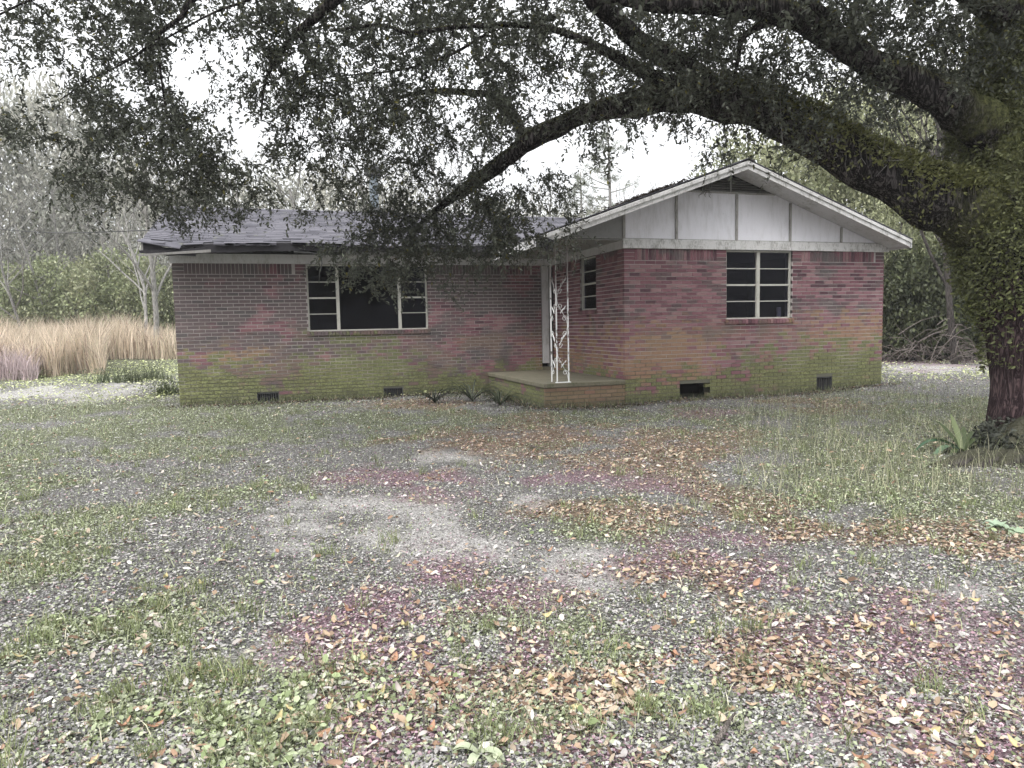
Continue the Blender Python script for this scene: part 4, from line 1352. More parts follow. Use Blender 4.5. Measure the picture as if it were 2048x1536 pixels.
# brush pile in the shade on the right
def brush(px, py, Z, wdt, h, n, label, seed):
    R_ = random.Random(seed); q = P(px, py, Z); z = float(hgt(q.x, q.y)); mb = MB()
    for _ in range(n):
        x = R_.gauss(0, wdt*.25); y = R_.gauss(0, .5); an = R_.uniform(0, PI)
        L_ = R_.uniform(.5, 1.5); d = Vector((math.cos(an), R_.uniform(-.4, .4), R_.uniform(-.15, .5))).normalized()
        a = Vector((x, y, abs(R_.gauss(.1, h*.45))))-d*L_/2
        mb.tube(*spline([a, a+d*L_*.5+Vector((0, 0, R_.uniform(0, .22))), a+d*L_+Vector((0, 0, R_.uniform(-.35, .1)))], [.014, .010, .004], 2), 4, cap=False)
    o = empty('brush_pile', (q.x, q.y, z))
    tag(mb.build('dead_branches', 'twig_bark', o), kind='stuff')
    return tag(o, label, 'brush pile', 'heaps of dead branches along the track')
brush(1880, 695, 19.5, 2.6, 1.0, 60, 'tangled heap of grey dead branches left of the oak trunk', 1)
brush(1950, 690, 19.0, 2.2, 1.0, 50, 'tangled heap of dead branches touching the left side of the oak trunk', 2)
brush(1810, 700, 20.5, 1.8, .7, 30, 'small heap of grey sticks beside the brick corner', 3)

# wood behind the roof
k = 0
where = ['far left of the chimney flue', 'left of the chimney flue', 'just right of the chimney flue', 'above the middle of the roof', 'under the arching limb', 'left of the gable slope', 'behind the gable slope', 'close to the gable peak']
for i_, (px, Z, h) in enumerate(((430, 34, 10.5), (520, 38, 12), (600, 33, 10), (690, 40, 12.5), (790, 36, 11.5), (850, 32, 9.8), (920, 35, 12.2), (975, 38, 10.5), (1050, 33, 8.8), (1110, 36, 8.2), (1150, 40, 9.5), (1270, 38, 9.8), (1330, 42, 10), (1390, 36, 7.5), (1440, 40, 8))):
    w_ = where[min(int((px-430)/130), 7)]
    bare(px, 690, Z, h, ('slim' if i_ % 2 else 'wide crowned')+' leafless grey tree '+w_+', '+('shorter' if h < 10.2 else 'taller')+' one', 'grey_bark', 60+i_ % 5, .38+.06*(i_ % 3), .10, depth=4)
def pine(px, Z, h, label):
    q = P(px, 690, Z); z = float(hgt(q.x, q.y)); R_ = random.Random(px)
    root = empty('pine_tree', (q.x, q.y, z)); tag(root, label, 'pine tree')
    mb = MB().tube(*spline([(0, 0, -.2), (.1, 0, h*.5), (0, 0, h)], [.16, .10, .03], 5), 7, .1)
    o = mb.build('trunk', 'grey_bark', smooth=True); o.parent = root
    C, D, Nn_, cl = [], [], [], []
    for kk in range(34):
        zz_ = h*(.42+.56*kk/34); an = R_.uniform(0, 6.28); L_ = (h*.22)*(1.05-kk/40)
        a = Vector((0, 0, zz_)); d = Vector((math.cos(an), math.sin(an), R_.uniform(-.05, .35)))
        pts, rr = spline([a, a+d*L_*.5, a+d*L_+Vector((0, 0, .15))], [.03, .02, .008], 2)
        b_ = MB().tube(pts, rr, 4, cap=False).build('limb', 'grey_bark'); b_.parent = root
        for s_ in range(7):
            c = a+d*L_*R_.uniform(.4, 1.05)+Vector([R_.gauss(0, .14) for _ in range(3)])
            for n_ in range(16):
                v = Vector([R_.gauss(0, 1) for _ in range(3)]).normalized()
                C.append(c); D.append(v+Vector((0, 0, .3))); Nn_.append(Vector([R_.gauss(0, 1) for _ in range(3)])); f = R_.uniform(.7, 1.4); cl.append((.13*f, .145*f, .095*f))
    o = leaves('needles', [tuple(x) for x in C], [tuple(x) for x in D], [tuple(x) for x in Nn_], .24, .022, cl, 'leaf', simple=True); o.parent = root; tag(o, kind='stuff')
pine(1220, 37, 11.4, 'pale pine with thin foliage standing in the open sky left of the gable peak')
pine(1165, 44, 10.5, 'smaller hazy pine left of the taller pine beyond the roof')
for i_, (px, Z, h, w_) in enumerate(((470, 46, 10.5, 10), (640, 45, 11.2, 10), (800, 44, 10.0, 10), (940, 46, 8.8, 10), (1060, 45, 9.0, 9), (1180, 47, 8.4, 9), (1300, 46, 7.4, 8), (1420, 44, 7.6, 8))):
    leafy(px, 690, Z, h, w_, ('pale grey scrubby tree far behind the roof, '+['at its left end', 'left of the flue', 'right of the flue', 'below the limb fork', 'right of the limb fork', 'left of the pines', 'right of the pines', 'at the gable peak'][i_]),
          GY_HAZE, 'gy%d' % (i_ % 3+1), low=0.0, trunk_r=.08, name='scrub_tree', group='pale scrub behind the roof', bark_='grey_bark')
# left side: hazy wood, hedge, pale trunk
for i_, (px, Z, h, w_, lab) in enumerate(((-40, 46, 16, 12, 'tall hazy grey tree at the far left of the wood'), (60, 52, 18.5, 12, 'tallest hazy grey tree on the left, rounded top against the sky'), (165, 55, 17.0, 11, 'hazy grey tree right of the tallest one on the left'),
                                          (255, 50, 13.0, 9, 'hazy grey tree behind the pale trunk'), (345, 48, 10.5, 8, 'hazy grey tree just behind the left end of the roof'))):
    leafy(px, 690, Z, h, w_, lab, GY_HAZE, 'gy%d' % (i_ % 3+1), low=.08, trunk_r=.2, name='hazy_tree', group='hazy trees left of the house', bark_='grey_bark')
for i_, (px, Z, h, s_) in enumerate(((20, 40, 11, .5), (105, 37, 8.5, .55), (150, 42, 11.5, .45), (215, 38, 7.5, .6), (60, 34, 7, .5))):
    bare(px, 690, Z, h, ['leafless tree at the far left edge above the tan grass', 'crooked leafless tree left of the pale trunk', 'tall thin leafless tree in the left wood', 'leafless tree with wide dark crooked branches near the pale trunk', 'short leafless tree over the tan grass'][i_],
         'grey_bark', 80+i_, s_, .08, group='leafless trees left of the house')
bare(312, 690, 31, 10.2, 'pale barked leafless tree standing just left of the house', 'pale_bark', 91, .36, .13, depth=5, name='pale_tree', group=None)
bare(290, 690, 33, 8.4, 'thinner pale leafless tree leaning beside the pale trunk', 'pale_bark', 92, .42, .10, depth=4, name='pale_tree', group=None)
HG_HAZE = [(.23, .26, .14), (.17, .19, .10), (.29, .30, .19)]  # hedge greens lightened too, with haze put into the colour
for i_, (px, Z, h, w_) in enumerate(((40, 40, 4.3, 5), (110, 38, 4.6, 5), (180, 39, 4.2, 5), (245, 37, 4.9, 5), (300, 36, 4.4, 4), (-40, 40, 4.6, 5), (345, 36, 4.0, 4))):
    leafy(px, 690, Z, h, w_, 'rounded green thicket behind the tan grass, '+['second from the left edge', 'third from the left edge', 'in the middle of the row', 'left of the pale trunk, tallest', 'at the foot of the pale trunk', 'at the left edge of the photo', 'touching the house corner'][i_], HG_HAZE, 'hg%d' % (i_ % 2), size=.075, low=0, trunk_r=.05, name='thicket', cat='bush', group='green thickets behind the tan grass')

# far wood closing the horizon
C, D, Nn_, cl = [], [], [], []
for _ in range(26000):
    an = rng.uniform(-1.15, 1.15)+.3; R0 = rng.uniform(68, 84)
    x = CAM.x+math.sin(an)*R0; y = CAM.y+math.cos(an)*R0
    top = 7.0+1.8*math.sin(an*9)+1.2*math.sin(an*23+1)
    z = rng.uniform(-.5, 1)*top
    C.append((x, y, max(z, 0)+float(0))); v = rng.uniform(.22, .36); cl.append((v, v*1.0, v*.9))
far = leaves('distant_woods', np.array(C)+rng.normal(size=(len(C), 3))*.4, unit(len(C)), unit(len(C)), .9, .5, cl, 'leaf', simple=True)
tag(far, 'far grey treeline closing the view behind the yard', 'woods', None, 'stuff')

# ------------------------------------------------------------------ tan grass field
def blades(name, pts, H, Wd, lean, colA, material='blade', parent=None, seg=2):
    n = len(pts); pts = np.asarray(pts, float); H = np.asarray(H)[:, None]
    an = rng.uniform(0, 2*PI, n); S = np.stack([np.cos(an), np.sin(an), np.zeros(n)], 1)*np.asarray(Wd).reshape(-1, 1)/2
    la = rng.uniform(0, 2*PI, n); Ld = np.stack([np.cos(la), np.sin(la), np.zeros(n)], 1)*np.asarray(lean).reshape(-1, 1)*H
    up_ = np.array([0, 0, 1.0])*H
    m_ = pts+up_*.6+Ld*.35; t_ = pts+up_*.97+Ld
    v = np.stack([pts-S, pts+S, m_+S*.7, m_-S*.7, t_], 1).reshape(-1, 3)
    o5 = 5*np.arange(n)[:, None]
    F = np.concatenate([np.array([[0, 1, 2]])+o5, np.array([[0, 2, 3]])+o5, np.array([[3, 2, 4]])+o5])
    return np_mesh(name, v, F, material, parent, np.repeat(colA, 5, axis=0))
n = 52000
px_ = rng.uniform(-260, 352, n); Zf = 22.5+rng.random(n)**1.3*17
pts = np.array([tuple(P(a, 690, b)) for a, b in zip(px_, Zf)]); 
# open green notch near the house
keep = ~((px_ > 205) & (Zf < 30-(px_-205)*-.01) & (Zf < 29.5))
keep &= ~((px_ > 70) & (Zf < 23.5+np.sin(px_*.05)*.6))
pts = pts[keep]; n = len(pts)
pts[:, 2] = hgt(pts[:, 0], pts[:, 1])
f = rng.uniform(.65, 1.35, (n, 1))
cA = np.array([[.64, .54, .43]])*f
pk = rng.random(n) < .18; cA[pk] = np.array([.42, .38, .27])*f[pk]
dk = rng.random(n) < .15; cA[dk] = np.array([.26, .19, .15])*f[dk]
tag(blades('tall_grass', pts, rng.uniform(.5, 1.75, n)*(1+.28*np.sin(pts[:, 0]*1.9+np.sin(pts[:, 1]))*np.sin(pts[:, 0]*.53+2)), rng.uniform(.015, .035, n), rng.uniform(.05, .5, n), cA), 'tall tan broomsedge grass filling the field left of the house', 'grass', None, 'stuff')
n = 2600
px_ = rng.uniform(-80, 70, n); Zf = rng.uniform(21.5, 25, n)
pts = np.array([tuple(P(a, 690, b)) for a, b in zip(px_, Zf)]); pts[:, 2] = hgt(pts[:, 0], pts[:, 1])
f = rng.uniform(.6, 1.5, (n, 1))
tag(blades('purple_stems', pts, rng.uniform(.5, 1.2, n)*(1-np.clip((px_-40)/90, 0, .6)), rng.uniform(.012, .03, n), rng.uniform(.1, .7, n), np.array([[.44, .36, .36]])*f), 'mauve dry weed stems in front of the tan grass at the left edge', 'weeds', None, 'stuff')

# weeds left of the house corner
def weed(px, py, Z, n, h, tone, label, seed, spread=.35, cat='weed'):
    q = P(px, py, Z) if Z else G(px, py); z = float(hgt(q.x, q.y))
    pts = rng.normal(size=(n, 3))*np.array([spread, spread*.6, 0])
    f = rng.uniform(.6, 1.5, (n, 1))
    o = empty('weed_clump', (q.x, q.y, z))
    tag(blades('stems', pts, rng.uniform(.3, 1.1, n)*h*np.exp(-(pts[:, 0]**2+pts[:, 1]**2)/(spread*1.3)**2), rng.uniform(.012, .028, n), rng.uniform(.05, .5, n), np.array([tone])*f, parent=o), kind='stuff')
    # small leaves on the stems
    m_ = n*3; c = rng.normal(size=(m_, 3))*np.array([spread*1.1, spread*.7, 0]); c[:, 2] = rng.uniform(.1, .9, m_)*h
    l = leaves('leaf_spray', c, unit(m_), unit(m_)+np.array([0, 0, 1]), rng.uniform(.03, .07, m_), .022, np.array([tone])*rng.uniform(.6, 1.5, (m_, 1)), 'leaf', o, simple=True)
    tag(l, kind='stuff')
    return tag(o, label, cat, 'weeds by the left house corner')
weed(215, 765, 0, 150, .42, (.10, .12, .07), 'dark low weed clump left of the house, nearest the tan grass', 1)
weed(255, 765, 0, 170, .5, (.10, .115, .065), 'dark bushy weed clump left of the house in the middle of three', 2)
weed(305, 760, 0, 200, .62, (.095, .11, .06), 'tallest dark weed clump left of the house corner', 3)
weed(335, 790, 0, 200, .35, (.10, .12, .06), 'small weed clump touching the left brick corner', 4, .2)
weed(60, 760, 0, 160, .35, (.11, .13, .06), 'small green weed clump at the left below the mauve stems', 5, .3)


#=====PART3
# ------------------------------------------------------------------ what lies and grows on the yard
def yard_points(n, z0, z1, power, x0=-90, x1=2140):
    u = rng.random(n)
    if abs(power-1) < 1e-3: Z = z0*(z1/z0)**u
    else: Z = (z0**(1-power)+u*(z1**(1-power)-z0**(1-power)))**(1/(1-power))
    px_ = rng.uniform(x0, x1, n)
    # ground distance measured along the view, spread sideways
    a = (px_-1024)/FPX
    X = CAM.x+FW0.x*Z+RIGHT.x*a*Z; Y = CAM.y+FW0.y*Z+RIGHT.y*a*Z
    ins = ((X > -.05) & (X < W_+.05) & (Y > -.03)) | ((X > SL-.05) & (X < W_) & (Y > D_-.03)) | ((X > -1.7) & (X < 0) & (Y > -.04) & (Y < D_+.1))
    tr = (X-oak.location.x)**2+(Y-oak.location.y)**2 < .33
    ok = ~(ins | tr)
    X, Y, Z = X[ok], Y[ok], Z[ok]
    return X, Y, hgt(X, Y), Z
def pick(X, Y, want):
    Wz = zones(X, Y); p = sum(Wz[:, KIND.index(k)]*v for k, v in want.items())
    return rng.random(len(X)) < p
def clumpy(X, Y, f, seed, lo=-.3, hi=.6):
    r2 = np.random.default_rng(seed); v = np.zeros_like(X)
    for _ in range(9):
        a, ph, ff = r2.uniform(0, 2*PI), r2.uniform(0, 2*PI), f*r2.uniform(.5, 1.9)
        v += np.sin((X*math.cos(a)+Y*math.sin(a))*ff+ph+1.4*np.sin((X*math.sin(a)-Y*math.cos(a))*ff*.6+ph))
    return sstep(lo, hi, v/3)
def palette(n, cols, wts, lo=.7, hi=1.35):
    cols = np.array(cols); i = rng.choice(len(cols), n, p=np.array(wts)/sum(wts)); return cols[i]*rng.uniform(lo, hi, (n, 1))
# fine litter, whose tint follows the patches of the yard
def litter(name, n, z0, z1, power, smin, smax, tilt, want, pal, wts, aspect=.5, lift=.006, simple=True, material='dry_leaf', fold=.3, curl=.0, clump=None, x0=-90, x1=2140):
    X, Y, H, Z = yard_points(n, z0, z1, power, x0, x1)
    k = pick(X, Y, want)
    if clump: k &= rng.random(len(X)) < clumpy(X, Y, *clump)
    X, Y, H, Z = X[k], Y[k], H[k], Z[k]; m_ = len(X)
    C = np.stack([X, Y, H+.003+np.abs(rng.normal(size=m_))*lift], 1)
    an = rng.uniform(0, 2*PI, m_)
    D = np.stack([np.cos(an), np.sin(an), rng.normal(size=m_)*tilt*.6], 1)
    Nn_ = np.stack([rng.normal(size=m_)*tilt, rng.normal(size=m_)*tilt, np.ones(m_)], 1)
    L = rng.uniform(smin, smax, m_)*(1+np.clip(Z-6, 0, 30)/14)
    return tag(leaves(name, C, D, Nn_, L, L*aspect*rng.uniform(.75, 1.25, m_), palette(m_, pal, wts), material, fold=fold, curl=curl, simple=simple), None, None, None, 'stuff')
o = litter('grey_litter', 360000, 2.2, 22, 1.1, .008, .025, .5, dict(grey=.9, sand=.22, green=.22, mauve=.14, tan=.18), [(.36, .35, .34), (.26, .25, .245), (.46, .45, .43), (.11, .11, .105), (.30, .295, .22)], [4, 4, 1.6, 3, 1])
tag(o, 'small grey weathered leaf litter covering most of the left yard')
o = litter('mauve_litter', 150000, 2.2, 16, 1.1, .009, .026, .45, dict(mauve=1, tan=.3, grey=.14, sand=.2), [(.31, .20, .235), (.40, .285, .32), (.18, .11, .135), (.49, .39, .42), (.08, .05, .06)], [4, 3, 3, 1.2, 1.5])
tag(o, 'fine mauve brown litter in patches across the right yard')
o = litter('brown_leaf_litter', 85000, 2.2, 16, 1.1, .022, .05, .42, dict(tan=1, mauve=.16, green=.07, grey=.03), [(.31, .22, .155), (.41, .315, .235), (.21, .14, .10), (.48, .40, .32), (.08, .055, .04)], [4, 3, 3, 1.5, 1.5], .48, .012)
tag(o, 'brown fallen oak leaves in drifts between the porch and the tree')
o = litter('clover_cover', 330000, 2.2, 26, 1.1, .008, .022, .55, dict(green=1, tan=.18, grey=.22, mauve=.10, sand=.06), [(.27, .30, .19), (.38, .41, .28), (.17, .19, .11), (.50, .52, .40), (.08, .09, .06)], [4, 3, 3, 1.2, 1.6], .8, .016, material='leaf')
tag(o, 'low clover and creeping weeds in green patches over the yard')
o = litter('yellow_cover', 42000, 14, 29, .4, .025, .05, .6, dict(green=1, grey=.5, sand=.1), [(.46, .50, .24), (.56, .58, .34), (.34, .38, .18)], [2, 2, 1], .5, .04, material='leaf', x0=-150)
tag(o, 'bright yellow green grass beyond the house corners')
# broader leaves close to the camera
o = litter('near_weed_leaves', 15000, 2.2, 7, 1.3, .024, .045, .5, dict(green=1, tan=.12, grey=.08), [(.26, .31, .16), (.36, .41, .25), (.16, .2, .09), (.48, .51, .36)], [3, 3, 2, 1], .62, .02, False, 'leaf', .12, .05, (3.2, 5, -.2, .5))
tag(o, 'broader weed leaves near the camera')
o = litter('near_oak_leaves', 7500, 2.2, 8, 1.3, .035, .062, .4, dict(tan=1, green=.28, mauve=.25, grey=.10, sand=.1), [(.35, .26, .18), (.44, .36, .275), (.24, .155, .105), (.50, .44, .38), (.10, .065, .045), (.29, .17, .11)], [4, 4, 2.5, 2, 1, .6], .46, .012, False, 'dry_leaf', .16, .07)
tag(o, 'curled brown oak leaves lying near the camera')
o = litter('near_pale_leaves', 2600, 2.2, 8, 1.3, .03, .055, .4, dict(grey=.8, tan=.3, green=.5, mauve=.6, sand=.3), [(.42, .40, .38), (.50, .47, .44), (.35, .32, .30)], [2, 1, 2], .44, .012, False, 'dry_leaf', .14, .07)
tag(o, 'pale dead leaves scattered over the near yard')
# grass : short blades in the green patches and in tufts
X, Y, H, Z = yard_points(60000, 2.2, 22, 1.1)
k = pick(X, Y, dict(green=1, grey=.12, tan=.12, mauve=.04)) & (rng.random(len(X)) < .2+.8*clumpy(X, Y, 4, 9))
X, Y, H, Z = X[k], Y[k], H[k], Z[k]; n = len(X)
tag(blades('short_grass', np.stack([X, Y, H], 1), rng.uniform(.02, .075, n)*(1+.03*Z), rng.uniform(.0022, .0045, n)*(1+Z*.12), rng.uniform(.2, 1.1, n), palette(n, [(.28, .32, .17), (.40, .43, .27), (.16, .19, .09), (.54, .51, .39)], [3, 3, 2, 1.5])), 'short thin grass growing through the litter', None, None, 'stuff')
tp_, th_ = [], []
X, Y, H, Z = yard_points(900, 2.3, 14, 1.25)
k = pick(X, Y, dict(green=.9, grey=.28, tan=.2, mauve=.12)); X, Y, H, Z = X[k], Y[k], H[k], Z[k]
cols_ = []
spots = [(x_, y_, 1.0) for x_, y_ in zip(X, Y)]
for px, py, b_ in ((640, 1490, 2.0), (985, 1490, 1.8), (60, 1290, 1.9), (395, 1185, 1.4), (470, 1375, 1.7), (500, 1225, 1.6), (700, 1340, 1.6), (780, 1085, 1.4), (1185, 1050, 1.6), (490, 1370, 1.6), (350, 1020, 1.3), (450, 1015, 1.2), (625, 1000, 1.2),
                   (1500, 1265, 1.4), (1740, 1130, 1.4), (1860, 1385, 1.4), (250, 1270, 1.7), (60, 1000, 1.5), (120, 1095, 1.5), (1240, 950, 1.3), (1480, 1040, 1.3), (1660, 1060, 1.4), (415, 1350, 1.5), (330, 1380, 1.6), (20, 1520, 2)):
    q = G(px, py); spots += [(q.x, q.y, b_)]*2
for x_, y_, b_ in spots:
    m_ = rnd.randint(16, 40); q = rng.normal(size=(m_, 2))*.028*b_
    tp_.append(np.stack([x_+q[:, 0], y_+q[:, 1], hgt(x_+q[:, 0], y_+q[:, 1])], 1)); th_.append(rng.uniform(.04, .11, m_)*b_**.7)
    cols_.append(palette(m_, [(.17, .2, .09), (.26, .3, .14), (.11, .13, .06), (.42, .41, .26)], [3, 3, 2, 1]))
tp_ = np.concatenate(tp_); th_ = np.concatenate(th_); n = len(tp_)
tag(blades('grass_tufts', tp_, th_, rng.uniform(.002, .0045, n), rng.uniform(.2, 1.0, n), np.concatenate(cols_)), 'tufts of dark green grass dotted over the yard', None, None, 'stuff')
# weeds and blown leaves gathered along the foot of the walls
bx_, by_ = [], []
for (x0, y0, x1, y1, dn) in ((SL, D_-.06, -1.55, D_-.06, 900), (-1.5, -.08, W_, -.08, 900), (-1.56, .0, -1.56, D_-.1, 500)):
    L_ = math.hypot(x1-x0, y1-y0); m_ = int(dn); u = rng.random(m_); u = np.where(rng.random(m_) < .6, np.round(u*L_*1.6)/(L_*1.6)+rng.normal(size=m_)*.03, u)
    o_ = np.abs(rng.normal(size=m_))*.14; nx_, ny_ = (0, -1) if y0 == y1 else (-1, 0)
    bx_.append(x0+(x1-x0)*u+nx_*o_); by_.append(y0+(y1-y0)*u+ny_*o_)
bx_ = np.concatenate(bx_); by_ = np.concatenate(by_); n = len(bx_)
tag(blades('wall_foot_weeds', np.stack([bx_, by_, hgt(bx_, by_)], 1), rng.uniform(.03, .16, n), rng.uniform(.006, .012, n), rng.uniform(.2, .9, n), palette(n, [(.12, .14, .07), (.20, .22, .12), (.07, .08, .045), (.30, .27, .18)], [3, 2, 3, 1])), 'ragged weeds along the foot of the brick walls', None, None, 'stuff')
k_ = rng.integers(0, n, 6000); m_ = len(k_); cx_ = bx_[k_]+rng.normal(size=m_)*.10; cy_ = by_[k_]-np.abs(rng.normal(size=m_))*.08
ok_ = ~(((cx_ > -.02) & (cy_ > -.02)) | (cy_ > D_-.02) | ((cx_ > -1.5) & (cy_ > -.03))); cx_, cy_ = cx_[ok_], cy_[ok_]; m_ = len(cx_)
tag(leaves('wall_foot_litter', np.stack([cx_, cy_, hgt(cx_, cy_)+np.abs(rng.normal(size=m_))*.02+.005], 1), unit(m_)*np.array([1, 1, .3]), unit(m_)*.5+np.array([0, 0, 1]), rng.uniform(.03, .055, m_), .022, palette(m_, [(.10, .07, .05), (.06, .05, .045), (.22, .15, .10), (.13, .12, .11)], [3, 3, 1, 2]), 'dry_leaf', simple=True), 'dark blown leaves heaped against the foot of the brick walls', None, None, 'stuff')
# taller seed stalks by the oak
X, Y, H, Z = yard_points(2600, 5.5, 12, 1.0, 1480, 2100)
n = len(X)
tag(blades('seed_stalks', np.stack([X, Y, H], 1), rng.uniform(.08, .34, n), .004, rng.uniform(.1, .7, n), palette(n, [(.30, .31, .2), (.42, .40, .28), (.16, .18, .1)], [1, 1, 1])), 'thin pale stalks standing in the grass beside the oak', None, None, 'stuff')

# the 300 largest fallen leaves are single objects lying on the ground
lm = []
pal_f = [(.35, .26, .18), (.43, .35, .27), (.25, .16, .11), (.49, .43, .37), (.30, .17, .11), (.40, .34, .18), (.32, .28, .26)]
for v in range(14):
    c = pal_f[v % 7]
    L = .062; Wd = .03*(1 if v < 7 else .8); cu = .006+.012*(v % 3)
    xs = np.linspace(0, 1, 6); V, F, CC = [], [], []
    for i_, x in enumerate(xs):
        wv = Wd/2*math.sin(PI*min(1, x*.96+.03))**.75
        zc = cu*4*(x-.5)**2
        V += [(x*L, -wv, zc+wv*.35), (x*L, 0, zc), (x*L, wv, zc+wv*.35)]
        CC += [tuple(q*(1.05-.2*abs(x-.5)) for q in c), tuple(min(1, q*1.25) for q in c), tuple(q*.9 for q in c)]
    for i_ in range(5):
        for j_ in range(2):
            a = i_*3+j_; F.append((a, a+3, a+4, a+1))
    n0 = len(V); V += [(-.018, -.0008, .001), (-.018, .0008, .001), (0, .001, V[1][2]), (0, -.001, V[1][2])]; CC += [c]*4
    F.append((n0, n0+1, n0+2, n0+3))
    t_o = np_mesh('fallen_leaf', V, F, 'dry_leaf', None, CC, True)
    lm.append(t_o.data); bpy.data.objects.remove(t_o)
X, Y, H, Z = yard_points(2600, 2.25, 4.6, 1.6)
k = pick(X, Y, dict(tan=1, green=.35, mauve=.40, grey=.16, sand=.2)); k &= rng.random(len(X)) < .25+.75*clumpy(X, Y, 2.2, 21)
X, Y, H, Z = X[k][:298], Y[k][:298], H[k][:298], Z[k][:298]
for x_, y_, h_ in zip(X, Y, H):
    o = bpy.data.objects.new('fallen_leaf', lm[rnd.randrange(14)]); col.objects.link(o)
    o.location = (x_, y_, h_+rnd.uniform(.008, .02)); o.rotation_euler = (rnd.gauss(0, .3), rnd.gauss(0, .25), rnd.uniform(0, 6.28)); s_ = rnd.uniform(.7, 1.15); o.scale = (s_, s_*rnd.uniform(.8, 1.2), s_)
    o.parent = ground
# twigs
def twig(p0, p1, r, label, bend=.03, side=True):
    a, b_ = G(*p0), G(*p1); a.z += r+.012; b_.z += r+.016
    mid = (a+b_)/2+Vector((rnd.uniform(-bend, bend), rnd.uniform(-bend, bend), rnd.uniform(.01, .03)))
    root = MB().tube(*spline([a, a.lerp(mid, .5)+Vector((bend*.3, 0, .0)), mid, b_], [r, r*.9, r*.75, r*.35], 3), 6, .2).build('fallen_twig', 'twig_bark', smooth=True)
    if side:
        m2 = MB().tube(*spline([mid, mid.lerp(b_, .4)+Vector((.04, -.03, .015)), mid.lerp(b_, .7)+Vector((.09, -.05, .0))], [r*.5, r*.4, r*.2], 2), 5).build('side_twig', 'twig_bark'); m2.parent = root
    return tag(root, label, 'twig', 'twigs fallen on the yard')
twig((1430, 1135), (1380, 1182), .006, 'pale straight twig among brown leaves in the middle of the right yard')
twig((1735, 1268), (1732, 1310), .007, 'short light twig lying on the large mauve litter patch')
twig((1190, 1275), (1390, 1295), .004, 'long thin dark twig across the brown leaves below the sand patch')
twig((1440, 1290), (1620, 1272), .005, 'bent twig right of the long thin one in the brown leaves')
twig((835, 1425), (850, 1465), .006, 'short bent pale twig on the mauve patch at the bottom', .015)
twig((1240, 1440), (1330, 1500), .004, 'thin curved twig among green weeds near the bottom edge')
twig((690, 1405), (745, 1470), .003, 'thinnest dark twig on the bottom mauve patch', .03)
twig((1060, 895), (1085, 905), .012, 'crooked dark stick on the tan ground in front of the porch', .05)
twig((1130, 1200), (1210, 1260), .004, 'straight twig at the edge of the pale sand patch')
twig((1430, 1500), (1470, 1440), .012, 'thick dark bark piece near the bottom edge', .01, False)

# strap leaved plants
def strap_plant(px, py, specs, tone, label, name='lily_plant', cat='plant', Z=None):
    q = G(px, py); root = empty(name, (q.x, q.y, q.z)); tag(root, label, cat)
    if name == 'porch_fern': root.scale = (1.0, 1.0, 1.25)
    for (an, L_, w_, droop, tn) in specs:
        d = RIGHT*math.cos(an)+FW0*math.sin(an)*.6
        d = Vector((d.x, d.y, 0)).normalized(); sd_ = Vector((-d.y, d.x, 0))
        V, F = [], []
        for i_ in range(9):
            u = i_/8; r_ = L_*(u-.18*droop*u*u); z_ = L_*(.95*u*(1-.15*droop)-.95*droop*u*u)
            r_ *= .45+.55*droop
            wv = w_/2*(math.sin(PI*min(1, u*.86+.12))**.7)
            c = d*r_+Vector((0, 0, z_))
            V += [tuple(c-sd_*wv+Vector((0, 0, wv*.4))), tuple(c), tuple(c+sd_*wv+Vector((0, 0, wv*.4)))]
        for i_ in range(8):
            for j_ in range(2): a = i_*3+j_; F.append((a, a+1, a+4, a+3))
        cc = np.array([tn if tn else tone])*np.ones((len(V), 1))
        np_mesh('blade', V, F, 'leaf', root, cc, True)
    return root
strap_plant(1925, 905, [(2.6, .52, .085, .75, None), (2.95, .62, .08, .9, (.05, .11, .06)), (3.5, .48, .09, 1.15, (.14, .22, .14)), (1.9, .48, .07, .3, None), (1.5, .5, .06, .2, (.14, .17, .08)), (1.2, .42, .06, .35, None),
                        (.5, .5, .06, .7, None), (.2, .42, .06, .9, (.09, .10, .05)), (4.0, .32, .07, 1.1, None), (.9, .46, .05, .5, None)], (.06, .08, .035), 'broad strap leaved lily plant growing at the foot of the oak')
strap_plant(1120, 800, [(2.9, .3, .03, .8, None), (2.2, .25, .03, .5, None), (.6, .2, .03, .8, None)], (.07, .085, .035), 'tiny strap leaved weed against the porch front', 'small_weed')
specs = [(rnd.uniform(0, 6.28), rnd.uniform(.5, 1.0), .02, rnd.uniform(.5, 1.0), (.085, .095, .06) if rnd.random() < .4 else None) for _ in range(56)]
strap_plant(945, 803, specs, (.03, .036, .022), 'dark fern with arching fronds in the shade left of the porch', 'porch_fern', 'fern')
specs = [(rnd.uniform(0, 6.28), rnd.uniform(.35, .75), .018, rnd.uniform(.5, 1.0), None) for _ in range(44)]
strap_plant(1000, 812, specs, (.035, .045, .022), 'smaller dark fern touching the porch corner, right of the arching one', 'porch_fern', 'fern')
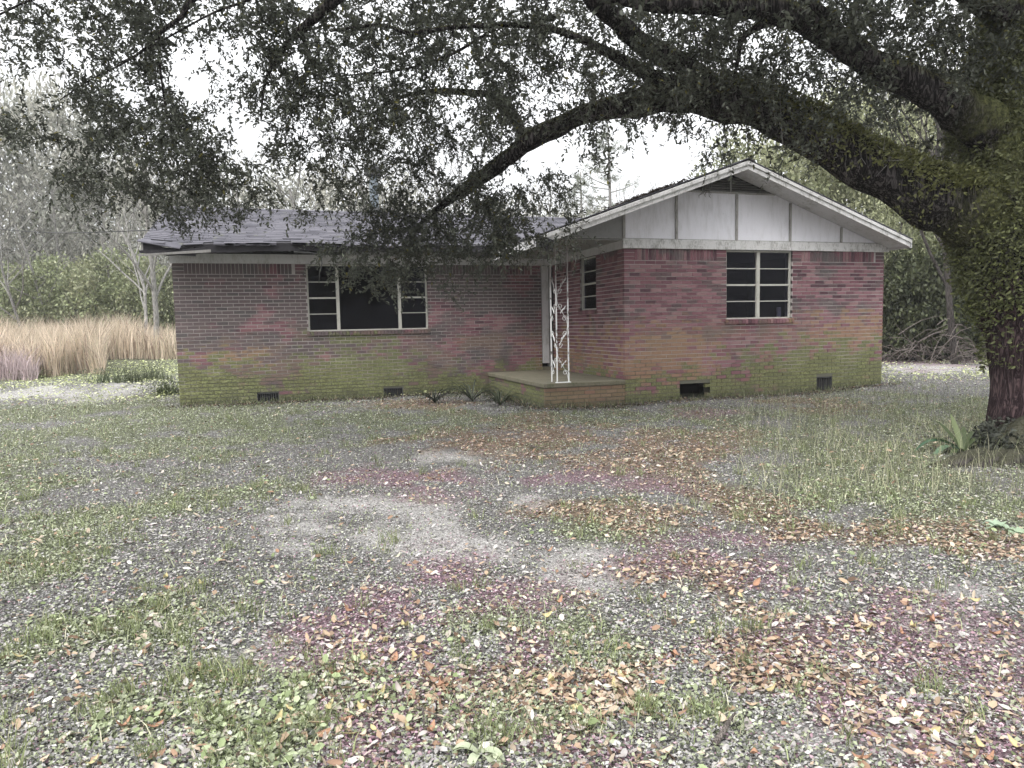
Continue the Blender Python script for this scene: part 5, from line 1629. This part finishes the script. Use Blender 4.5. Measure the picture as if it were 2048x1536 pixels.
specs = [(rnd.uniform(0, 6.28), rnd.uniform(.35, .75), .018, rnd.uniform(.5, 1.0), None) for _ in range(44)]
strap_plant(870, 806, specs, (.025, .03, .02), 'low dark fern at the brick wall left of the arching one', 'porch_fern', 'fern')
# a rotten log lying behind the left fern heap
specs = [(2.2, .12, .07, .8, None), (.9, .12, .08, .8, None), (3.6, .12, .07, .9, None), (5, .1, .06, 1, None)]
strap_plant(1995, 1055, specs, (.33, .42, .30), 'pale green broad leaved weed in the brown leaves at the right edge', 'broadleaf_weed', 'weed')
strap_plant(2040, 1070, [(2.0, .11, .07, .8, None), (.9, .12, .07, .8, None), (3.3, .1, .07, .9, None)], (.30, .38, .26), 'second pale broad leaved weed cut by the right edge', 'broadleaf_weed', 'weed')
q_ = [(rnd.uniform(0, 6.28), rnd.uniform(.08, .14), .035, rnd.uniform(.8, 1.1), None) for _ in range(10)]
strap_plant(960, 1510, q_, (.42, .46, .32), 'pale rosette weed at the bottom edge of the yard', 'rosette_weed', 'weed')

# overhead service wire at the left
a = P(-60, 452, 17); b_ = Vector((-7.78, 6.3, 3.75))
mid = (a+b_)/2+Vector((0, 0, -.12))
pts, rr = spline([a, a.lerp(mid, .5)+Vector((0, 0, -.03)), mid, mid.lerp(b_, .5), b_], [.012]*5, 4)
tag(MB().tube(pts, rr, 5).build('service_wire', 'cable'), 'thin black overhead wire running from the left edge to the roof', 'wire')
print('tris', sum(len(o.data.polygons) for o in bpy.data.objects if o.type == 'MESH'))

# ------------------------------------------------------------------ pale moist air
hm = bpy.data.materials.new('haze'); hm.use_nodes = True
t = hm.node_tree; t.nodes.remove(t.nodes['Principled BSDF'])
pv = t.nodes.new('ShaderNodeVolumePrincipled'); pv.inputs['Color'].default_value = (.93, .94, .96, 1); pv.inputs['Density'].default_value = .0009
t.links.new(pv.outputs[0], t.nodes['Material Output'].inputs['Volume'])
M['haze'] = hm
hz_ = MB().box(-300, 300, -75, 330, -1.6, 22).build('haze', 'haze')
tag(hz_, 'thin pale haze over the yard and the far trees', kind='stuff')
scn.cycles.volume_bounces = 1
